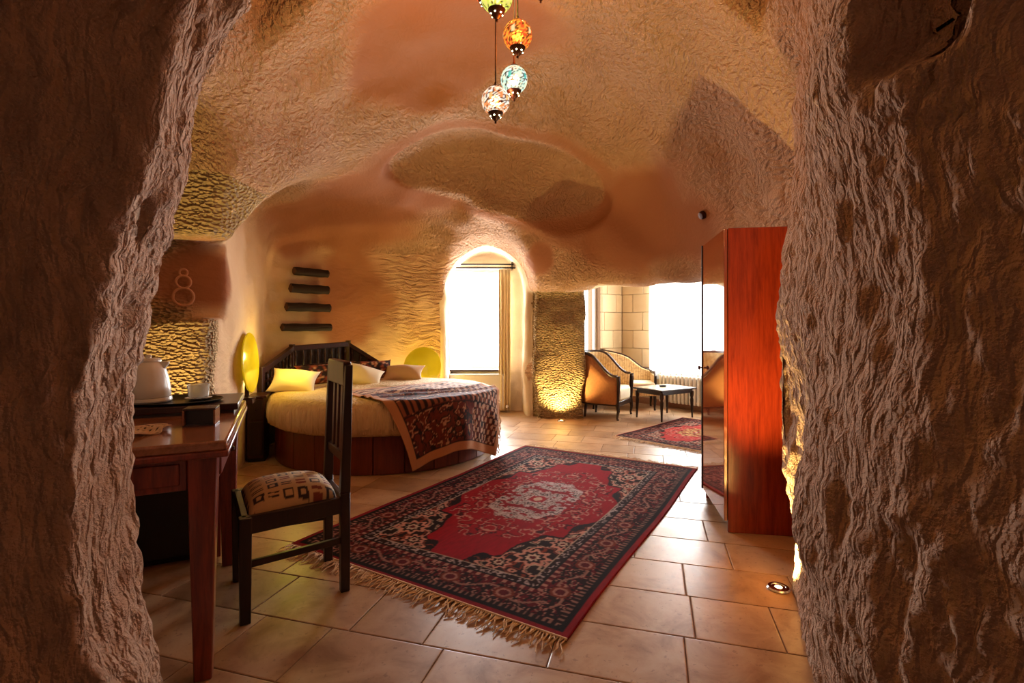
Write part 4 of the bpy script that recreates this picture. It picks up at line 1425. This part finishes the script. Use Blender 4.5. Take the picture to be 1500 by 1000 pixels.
MB().hexa([(-0.062, -0.018, 0.145), (-0.062, 0.018, 0.145), (-0.082, 0.010, 0.172), (-0.082, -0.010, 0.172), (-0.048, -0.022, 0.180), (-0.048, 0.022, 0.180), (-0.080, 0.012, 0.180), (-0.080, -0.012, 0.180)]).build('spout', M['white_plastic'], kt, bevel=0.003, seg=1)
tg = empty('tea_glass', dkp(-0.165, 0.80, 0.866), 0, 'small clear glass on a saucer beside the kettle', 'glass')
MB().lathe([(0.0, 0.006), (0.032, 0.006), (0.042, 0.012), (0.047, 0.068), (0.044, 0.068), (0.038, 0.014), (0.0, 0.011)], 28).build('bowl', M['glass'], tg, smooth=True)
MB().lathe([(0.0, 0.0), (0.035, 0.0), (0.055, 0.006), (0.056, 0.008), (0.034, 0.004), (0.0, 0.004)], 28).build('saucer', M['white_plastic'], tg, smooth=True)

# crumpled lace doily
n = 48; V = []; F = []
for i in range(n + 1):
    for k in range(72):
        a = 2 * PI * k / 72
        r_ = i / n
        ex = 1 + (0.05 * math.cos(12 * a) if i > n - 4 else 0)
        h_ = 0.824 + 0.006 * (1 + math.sin(7 * a + 9 * r_)) * r_ + 0.010 * max(0, math.sin(3 * a + 1)) * r_
        x, y = 0.17 * r_ * ex * math.cos(a), 0.12 * r_ * ex * math.sin(a)
        V.append((x, y, h_ - 0.82))
for i in range(n):
    for k in range(72):
        # openwork: leave holes in rings
        if i > 8 and i % 6 in (2, 3) and k % 4 in (1, 2): continue
        k2 = (k + 1) % 72
        F.append((i * 72 + k, i * 72 + k2, (i + 1) * 72 + k2, (i + 1) * 72 + k))
m = MB(); m.add(V, F)
o = m.build('lace_doily', M['lace'], None, smooth=True, angle=180)
s_ = o.modifiers.new('thick', 'SOLIDIFY'); s_.thickness = 0.002
o.location = dkp(-0.36, 0.26, 0.82); o.rotation_euler = (0, 0, math.radians(24))
tag(o, 'crumpled lace doily on the front part of the desk', 'doily')
bxo = empty('keepsake_box', dkp(-0.10, 0.30, 0.82), math.radians(20), 'small open-fronted dark box at the right edge of the desk', 'box')
MB().box(-0.055, 0.055, -0.005, 0.08, 0.0, 0.006).build('bottom', M['dark_wood'], bxo)
MB().box(-0.055, 0.055, -0.005, 0.08, 0.062, 0.070).build('lid', M['dark_wood'], bxo, bevel=0.002, seg=1)
for x in (-0.055, 0.049):
    MB().box(x, x + 0.006, -0.005, 0.08, 0.006, 0.062).build('side', M['desk_top'], bxo)
MB().box(-0.049, 0.049, 0.02, 0.026, 0.006, 0.062).build('inset', M['black'], bxo)

# ------------------------------------------------------------------ wardrobe
wd = empty('wardrobe', (1.25, 2.94, 0), math.radians(-9.8), 'tall glossy cherry-red wardrobe with one door against the right wall', 'wardrobe')
HW = 1.785
MB().box(0.018, 0.55, 0.0, 0.020, 0.0, HW).build('side_panel', M['red_wood'], wd, bevel=0.002, seg=1)
MB().box(0.018, 0.55, 0.60, 0.62, 0.0, HW).build('side_panel', M['red_wood'], wd, bevel=0.002, seg=1)
MB().box(0.02, 0.55, 0.02, 0.60, HW - 0.022, HW - 0.001).build('top_panel', M['red_wood'], wd, bevel=0.002, seg=1)
MB().box(0.535, 0.548, 0.02, 0.60, 0.06, HW - 0.022).build('back_panel', M['red_wood'], wd)
MB().box(0.02, 0.53, 0.02, 0.60, 0.06, 0.08).build('bottom_panel', M['red_wood'], wd)
MB().box(0.06, 0.08, 0.02, 0.60, 0.0, 0.06).build('plinth', M['dark_wood'], wd)
t = NT('glossy_cherry_door')
p = t.mapping(t.obj(), (10, 10, 0.8)); f = t.noise(p, 4, 6, 0.6, 0.6)
t.set(Base_Color=t.ramp(f, [(0.3, lin(120, 44, 24)), (0.65, lin(166, 76, 44))]), Roughness=0.06)
t.set(Coat_Weight=1.0, Coat_Roughness=0.02); t.bsdf.inputs['Coat IOR'].default_value = 1.9
M['gloss_door'] = t.m
MB().box(-0.010, 0.018, 0.618, 0.630, 0.062, HW - 0.002).build('edge_strip', M['black'], wd)
d_ = MB().box(-0.004, 0.016, 0.002, 0.618, 0.065, HW - 0.004).build('door', M['gloss_door'], wd, bevel=0.003)
MB().lathe([(0.0, 0.0), (0.006, 0.002), (0.006, 0.018), (0.013, 0.022), (0.015, 0.03), (0.010, 0.036), (0.0, 0.037)], 16).build('knob', M['bronze'], d_, smooth=True)
kn = d_.children[0]; kn.rotation_euler = (0, -PI / 2, 0); kn.location = (-0.004, 0.585, 0.92)

# ------------------------------------------------------------------ lounge: armchair, settee, coffee table
M['uph'] = None
t = NT('striped_brocade')
P = t.obj()
f = t.noise(t.mapping(P, (1, 1, 1)), 26, 2)
wv = t.n('ShaderNodeTexWave'); wv.inputs['Scale'].default_value = 9; wv.inputs['Distortion'].default_value = 1.2
t.l(P, wv.inputs['Vector'])
c = t.mix(t.math('MULTIPLY', wv.outputs['Fac'], 0.6), lin(226, 196, 140), lin(186, 140, 84))
c = t.mix(t.math('MULTIPLY', t.math('GREATER_THAN', f, 0.56), 0.4), c, lin(160, 110, 66))
t.set(Base_Color=c, Roughness=0.8, Normal=t.bump(f, 0.2, 0.004))
M['uph'] = t.m
M['uph_out'] = simple('tan_brocade', lin(176, 118, 74), 0.8, var=0.25, scale=40, bump=0.2)
M['fur'] = simple('dark_walnut_frame', lin(46, 24, 14), 0.3)


def arc_pts(f, n): return [f(i / n) for i in range(n + 1)]


def armchair():
    # local +x forward, y sideways, origin at centre on the floor
    e = empty('armchair', (0, 0, 0), 0, 'tub armchair with dark carved frame and tan brocade sides by the column', 'armchair')
    D, W = 0.29, 0.29
    # continuous wrapped back and arms: plan is a U, top sweeps from high back to low arms
    def plan(t):        # t 0..1 from front +y arm round the back to front -y arm
        if t < 0.3:
            k = t / 0.3; return (D - k * (D + 0.06), W)
        if t > 0.7:
            k = (1 - t) / 0.3; return (D - k * (D + 0.06), -W)
        a = (t - 0.3) / 0.4 * PI
        return (-0.06 - 0.24 * math.sin(a), W * math.cos(a))
    def top(t):
        s = abs(t - 0.5) * 2
        return 0.56 + 0.30 * (1 - sstep(0.25, 0.95, np.array(s))) * 1.0
    n = 40
    for nm, mat, off in (('outer_back', M['uph_out'], 0.012), ('inner_back', M['uph'], -0.03)):
        V = []; F = []
        for i in range(n + 1):
            t_ = i / n; x, y = plan(t_); q = plan(min(1, t_ + 0.01)); w_ = plan(max(0, t_ - 0.01))
            tx, ty = q[0] - w_[0], q[1] - w_[1]; L = math.hypot(tx, ty) or 1
            nx, ny = ty / L, -tx / L           # outward?
            if nx * x + ny * y < 0: nx, ny = -nx, -ny
            zt = float(top(t_))
            zs = [0.20, 0.20 + (zt - 0.20) * 0.33, 0.20 + (zt - 0.20) * 0.66, zt]
            puff = [0, 0.012, 0.012, 0] if off > 0 else [0, -0.03, -0.035, 0]
            for z, pf in zip(zs, puff):
                V.append((x + nx * (off + pf), y + ny * (off + pf), z))
        for i in range(n):
            for j in range(3):
                a = i * 4 + j
                F.append((a, a + 1, a + 5, a + 4))
        m = MB(); m.add(V, F); o = m.build(nm, mat, e, smooth=True, angle=180)
        s_ = o.modifiers.new('thick', 'SOLIDIFY'); s_.thickness = 0.012; s_.offset = 0
    MB().tube([(*plan(i / n), float(top(i / n)) + 0.005) for i in range(n + 1)], 0.024, 8).build('top_frame', M['fur'], e, smooth=True)
    MB().tube([(*plan(i / n), 0.20) for i in range(n + 1)], 0.020, 8).build('bottom_frame', M['fur'], e, smooth=True)
    for sy in (1, -1):
        MB().tube([(D, sy * W, 0.18), (D + 0.012, sy * W, 0.35), (D + 0.02, sy * W, 0.50), (D + 0.01, sy * W, 0.57)], [0.024, 0.022, 0.026, 0.032], 8).build('arm_post', M['fur'], e, smooth=True)
        MB().tube([(D, sy * W, 0.21), (D + 0.015, sy * W, 0.12), (D, sy * W, 0.03), (D + 0.01, sy * W, 0.0)], [0.028, 0.022, 0.014, 0.018], 8).build('leg', M['fur'], e, smooth=True)
        MB().tube([(-0.17, sy * 0.20, 0.20), (-0.19, sy * 0.21, 0.0)], [0.022, 0.015], 8).build('leg', M['fur'], e, smooth=True)
    m = MB(); m.box(-0.20, D + 0.02, -W + 0.04, W - 0.04, 0.22, 0.42); m.build('seat_cushion', M['white_cush'], e, bevel=0.05, seg=4)
    MB().box(D - 0.012, D + 0.014, -W + 0.02, W - 0.02, 0.17, 0.235).build('front_rail', M['fur'], e, bevel=0.006)
    return e


M['white_cush'] = simple('ivory_brocade', lin(232, 214, 178), 0.8, var=0.1, scale=40, bump=0.15)
ac = armchair()
fz = math.atan2(-0.50, 0.86)
# near front leg at (1.33, 6.45)
fvec = Vector((math.cos(fz), math.sin(fz))); svec = Vector((-math.sin(fz), math.cos(fz)))
c_ = Vector((1.36, 6.47)) - fvec * 0.29 + svec * 0.29
ac.location = (c_.x, c_.y, 0); ac.rotation_euler = (0, 0, fz)


def settee():
    e = empty('settee', (1.66, 7.55, 0), math.radians(-8), 'cream settee with asymmetric swept back and thin dark frame behind the coffee table', 'settee')
    # local x to the viewer's right, y backwards
    W = 0.90
    outline = [(-0.43, 0.40), (-0.46, 0.62), (-0.45, 0.76), (-0.38, 0.835), (-0.28, 0.85), (-0.15, 0.825), (0.0, 0.79), (0.12, 0.74), (0.22, 0.66), (0.32, 0.585), (0.42, 0.555), (0.47, 0.50), (0.46, 0.40)]
    m = MB()
    m.prism([(x, z) for x, z in outline], 'y', 0.20, 0.26)
    m.build('backrest', M['uph'], e, bevel=0.015)
    MB().tube([(x, 0.225, z) for x, z in outline], 0.019, 8).build('back_frame', M['fur'], e, smooth=True)
    MB().box(-0.44, 0.46, -0.24, 0.22, 0.27, 0.40).build('seat_cushion', M['white_cush'], e, bevel=0.03, seg=3)
    MB().box(-0.45, 0.47, -0.25, 0.24, 0.21, 0.27).build('seat_rail', M['uph'], e, bevel=0.01)
    for sx in (-0.44, 0.46):
        MB().tube([(sx, 0.22, 0.62 if sx < 0 else 0.54), (sx, 0.05, 0.57 if sx < 0 else 0.53), (sx, -0.15, 0.55), (sx, -0.22, 0.50), (sx, -0.20, 0.42), (sx, -0.23, 0.26)], 0.02, 8).build('arm', M['fur'], e, smooth=True)
        MB().box(sx - 0.02, sx + 0.02, -0.16, 0.20, 0.28, 0.50).build('arm_panel', M['uph'], e, bevel=0.01)
        for y in (-0.22, 0.21):
            MB().tube([(sx * 0.97, y, 0.24), (sx * 0.985, y * 1.03, 0.14), (sx * 0.97, y, 0.04), (sx * 0.98, y * 1.02, 0.0)], [0.024, 0.02, 0.013, 0.016], 8).build('leg', M['fur'], e, smooth=True)
    return e


settee()
tv = math.atan2(0.55, 0.835)
ct = empty('coffee_table', ((1.90 + 2.19) / 2, (6.38 + 7.04) / 2, 0), tv, 'low dark coffee table with pale top and slender turned legs in the lounge', 'table')
hx_, hy_ = 0.30, 0.205
for sx in (-1, 1):
    for sy in (-1, 1):
        MB().tube([(sx * hx_, sy * hy_, 0.36), (sx * hx_, sy * hy_, 0.30), (sx * hx_, sy * hy_, 0.27), (sx * hx_, sy * hy_, 0.24), (sx * hx_ * 1.01, sy * hy_ * 1.01, 0.08), (sx * hx_ * 1.02, sy * hy_ * 1.02, 0.0)], [0.026, 0.026, 0.016, 0.023, 0.014, 0.011], 8).build('leg', M['fur'], ct, smooth=True)
for sy in (-1, 1):
    MB().box(-hx_, hx_, sy * hy_ - 0.010, sy * hy_ + 0.010, 0.335, 0.385).build('apron', M['fur'], ct, bevel=0.003, seg=1)
for sx in (-1, 1):
    MB().box(sx * hx_ - 0.010, sx * hx_ + 0.010, -hy_, hy_, 0.335, 0.385).build('apron', M['fur'], ct, bevel=0.003, seg=1)
MB().box(-hx_ - 0.045, hx_ + 0.045, -hy_ - 0.045, hy_ + 0.045, 0.385, 0.405).build('top_frame', M['fur'], ct, bevel=0.006)
MB().box(-hx_ - 0.02, hx_ + 0.02, -hy_ - 0.02, hy_ + 0.02, 0.400, 0.409).build('marble_inset', simple('pale_marble', lin(226, 210, 184), 0.15, var=0.08, scale=6), ct)
ah = MB().lathe([(0.0, 0.0), (0.04, 0.0), (0.055, 0.02), (0.05, 0.02), (0.036, 0.006), (0.0, 0.006)], 20)
o = ah.build('ashtray', M['dark_metal'], None, smooth=True); o.location = (2.03, 6.73, 0.409)
tag(o, 'small dark ashtray on the coffee table', 'ashtray')

# ------------------------------------------------------------------ mosaic glass chandelier
def mosaic(x, y, z, seed, cols):
    th = np.arctan2(y, x); ph = np.arctan2(z, np.hypot(x, y))
    n = np.random.RandomState(seed)
    rgb = np.tile(np.array(cols[0]), (len(x), 1))
    k = 5
    a = (th * k / (2 * PI)) % 1 - 0.5
    d = np.hypot(a * 1.25, ph / 1.5)
    pet = np.abs(d - 0.30 - 0.06 * np.cos(6 * np.arctan2(ph, a * 2.5)))
    rgb[d < 0.30] = cols[1]; rgb[d < 0.17] = cols[2]
    cell = np.abs(fbm(th * 4.5, ph * 6, th * 0, seed, 2))
    dark = (pet < 0.035) | (np.abs(d - 0.17) < 0.02) | ((d > 0.36) & (cell < 0.10))
    rgb[dark] = np.array(lin(60, 20, 12))
    rgb[(d > 0.36) & (cell > 0.4)] = cols[3]
    return rgb


t = NT('mosaic_glass')
c = t.attr('Col')
tr_ = t.n('ShaderNodeBsdfTransparent'); t.l(c, tr_.inputs[0])
em = t.n('ShaderNodeEmission'); t.l(c, em.inputs[0]); em.inputs[1].default_value = 0.95
gl = t.n('ShaderNodeBsdfGlossy'); gl.inputs['Roughness'].default_value = 0.1
m1 = t.n('ShaderNodeMixShader'); m1.inputs[0].default_value = 0.30
t.l(em.outputs[0], m1.inputs[1]); t.l(tr_.outputs[0], m1.inputs[2])
m2 = t.n('ShaderNodeMixShader'); m2.inputs[0].default_value = 0.06
t.l(m1.outputs[0], m2.inputs[1]); t.l(gl.outputs[0], m2.inputs[2]); t.l(m2.outputs[0], t.out.inputs[0])
M['mosaic'] = t.m
CY = 2.6
chd = empty('mosaic_chandelier', (0.0, CY, 3.28), 0, 'hanging cluster of mosaic glass globe lamps on dark cords below the vault', 'chandelier')
WARM = (1.0, 0.60, 0.31)
W_ = [lin(255, 244, 220), lin(255, 250, 240), lin(255, 190, 120), lin(240, 150, 90)]
G_ = [lin(214, 226, 90), lin(255, 252, 226), lin(150, 200, 60), lin(236, 222, 120)]
O_ = [lin(250, 170, 60), lin(250, 130, 50), lin(255, 226, 160), lin(236, 90, 40)]
C_ = [lin(206, 240, 220), lin(240, 255, 244), lin(90, 190, 180), lin(250, 244, 206)]
R_c = [lin(250, 110, 70), lin(255, 200, 120), lin(230, 50, 30), lin(250, 160, 60)]
globes = [((726 - 750) / 733 * CY, 0.0, 1.2 + (480 - 148) / 733 * CY, 0.073, W_),
          ((753 - 750) / 733 * CY, 0.05, 1.2 + (480 - 110) / 733 * CY, 0.071, C_),
          ((758 - 750) / 733 * CY, -0.03, 1.2 + (480 - 57) / 733 * CY, 0.075, O_),
          ((728 - 750) / 733 * CY, -0.06, 1.2 + (480 - 6) / 733 * CY, 0.082, G_),
          (-0.14, 0.05, 3.00, 0.075, R_c), (0.15, 0.02, 3.02, 0.075, C_)]
for gi, (gx_, dy, gz_, gr, cols) in enumerate(globes):
    gz = gz_ - 3.28
    prof = []
    N = 26
    for j in range(N + 1):
        a = -PI / 2 + 0.5 + (PI - 0.5 - 0.28) * j / N
        prof.append((gr * math.cos(a), gr * math.sin(a)))
    m = MB(); m.lathe(prof, 48, (gx_, dy, gz)); 
    m.f = m.f[:-2] if True else m.f
    o = m.build('globe', M['mosaic'], chd, smooth=True, angle=180)
    co = np.array([v.co[:] for v in o.data.vertices]) - np.array([gx_, dy, gz])
    set_col(o.data, mosaic(co[:, 0], co[:, 1], co[:, 2], 20 + gi, cols))
    c = (gx_, dy, gz)
    MB().lathe([(0.0, -gr * 1.62), (gr * 0.07, -gr * 1.58), (gr * 0.08, -gr * 1.42), (gr * 0.16, -gr * 1.36), (gr * 0.30, -gr * 1.22), (gr * 0.40, -gr * 1.02), (gr * 0.52, -gr * 0.90), (gr * 0.56, -gr * 0.80), (gr * 0.50, -gr * 0.80), (0.0, -gr * 0.86)], 20, c).build('bottom_finial', M['bronze'], o, smooth=True)
    for k in range(6):
        a = PI / 3 * k + 0.3
        MB().lathe([(0, -0.0045), (0.0045, 0), (0, 0.0045)], 8, (gx_ + gr * 0.37 * math.cos(a), dy + gr * 0.37 * math.sin(a), gz - gr * 1.12)).build('pierced_light', M['bulb'], o, smooth=True)
    MB().lathe([(gr * 0.34, gr * 0.92), (gr * 0.34, gr * 0.98), (gr * 0.20, gr * 1.12), (gr * 0.10, gr * 1.18), (gr * 0.08, gr * 1.32), (0.0, gr * 1.34)], 18, c).build('top_cap', M['bronze'], o, smooth=True)
    MB().tube([(gx_, dy, gz + gr * 1.3), (gx_ * 0.98, dy, 0.0)], 0.0045, 6).build('cord', M['cord'], chd, smooth=True)
    l = add_light('globe_light', 'POINT', (gx_, CY + dy, gz_), 13.0, WARM, shadow_soft_size=0.03)
MB().lathe([(0.0, -0.02), (0.16, -0.02), (0.18, 0.0), (0.10, 0.03), (0.02, 0.05), (0.0, 0.05)], 32).build('canopy_plate', M['bronze'], chd, smooth=True)
MB().tube([(0, 0, 0.04), (0, 0, 0.30)], 0.008, 8).build('suspension_rod', M['bronze'], chd, smooth=True)

# ------------------------------------------------------------------ recessed floor spotlights
t = NT('spot_lens')
t.set(Base_Color=(1, .9, .5), Emission_Color=(1.0, 0.85, 0.40), Emission_Strength=9.0)
M['lens'] = t.m
YEL = (1.0, 0.70, 0.24)


def floor_spot(loc, target, energy, label, size=75):
    e = empty('floor_spotlight', loc, 0, label, 'spotlight', 'recessed spotlights in the floor')
    MB().lathe([(0.030, 0.0), (0.048, 0.0), (0.050, 0.006), (0.044, 0.012), (0.032, 0.013), (0.030, 0.010)], 28).build('trim_ring', M['chrome'], e, smooth=True)
    MB().lathe([(0.0, 0.001), (0.031, 0.001), (0.031, 0.009), (0.0, 0.011)], 24).build('lens', M['lens'], e, smooth=True)
    add_light('floor_spotlight_beam', 'SPOT', (loc[0], loc[1], 0.03), energy, YEL, target, spot_size=math.radians(size), spot_blend=0.7, shadow_soft_size=0.03)
    return e


floor_spot((1.225, 2.30, 0.0), (1.34, 2.42, 2.2), 110, 'round floor spotlight glowing at the foot of the right doorway jamb', 110)
floor_spot((0.635, 6.44, 0.0), (0.635, 6.64, 0.9), 60, 'round floor spotlight shining up the pecked stone column', 125)
floor_spot((-2.30, 3.02, 0.0), (-2.22, 3.22, 2.0), 75, 'floor spotlight behind the desk lighting the alcove', 84)
floor_spot((-1.75, 6.50, 0.0), (-1.6, 6.3, 2.2), 30, 'floor spotlight hidden behind the round bed', 110)

# ------------------------------------------------------------------ small wall things
# ring ornament carved in relief in the niche above the desk
rg = empty('ring_ornament', (-2.335, 3.555, 1.42), math.atan2(0.6, 0.8), 'figure-eight ornament of dark rings in the niche above the desk', 'ornament')
for (cz, rr_, th_) in ((0.0, 0.062, 0.009), (0.105, 0.044, 0.008), (0.172, 0.024, 0.007)):
    pts = [(rr_ * math.cos(a), -0.012, cz + rr_ * math.sin(a)) for a in [2 * PI * k / 28 for k in range(29)]]
    MB().tube(pts, th_, 8, cap=False).build('ring', simple('clay_ring', lin(196, 142, 106), 0.7), rg, smooth=True)
sd = MB().lathe([(0.0, -0.02), (0.028, -0.018), (0.036, -0.006), (0.036, 0.03), (0.0, 0.03)], 24)  # dark round spot on the vault, built as a plain unlit fixture
o = sd.build('ceiling_fixture', M['bronze'], None, smooth=True)
tag(o, 'small dark round fixture on the vault left of the wardrobe top', 'socket')
o.location = (1.655, 4.36, 2.18); o.rotation_euler = Vector((0.89, 0.22, 0.39)).to_track_quat('Z', 'Y').to_euler()
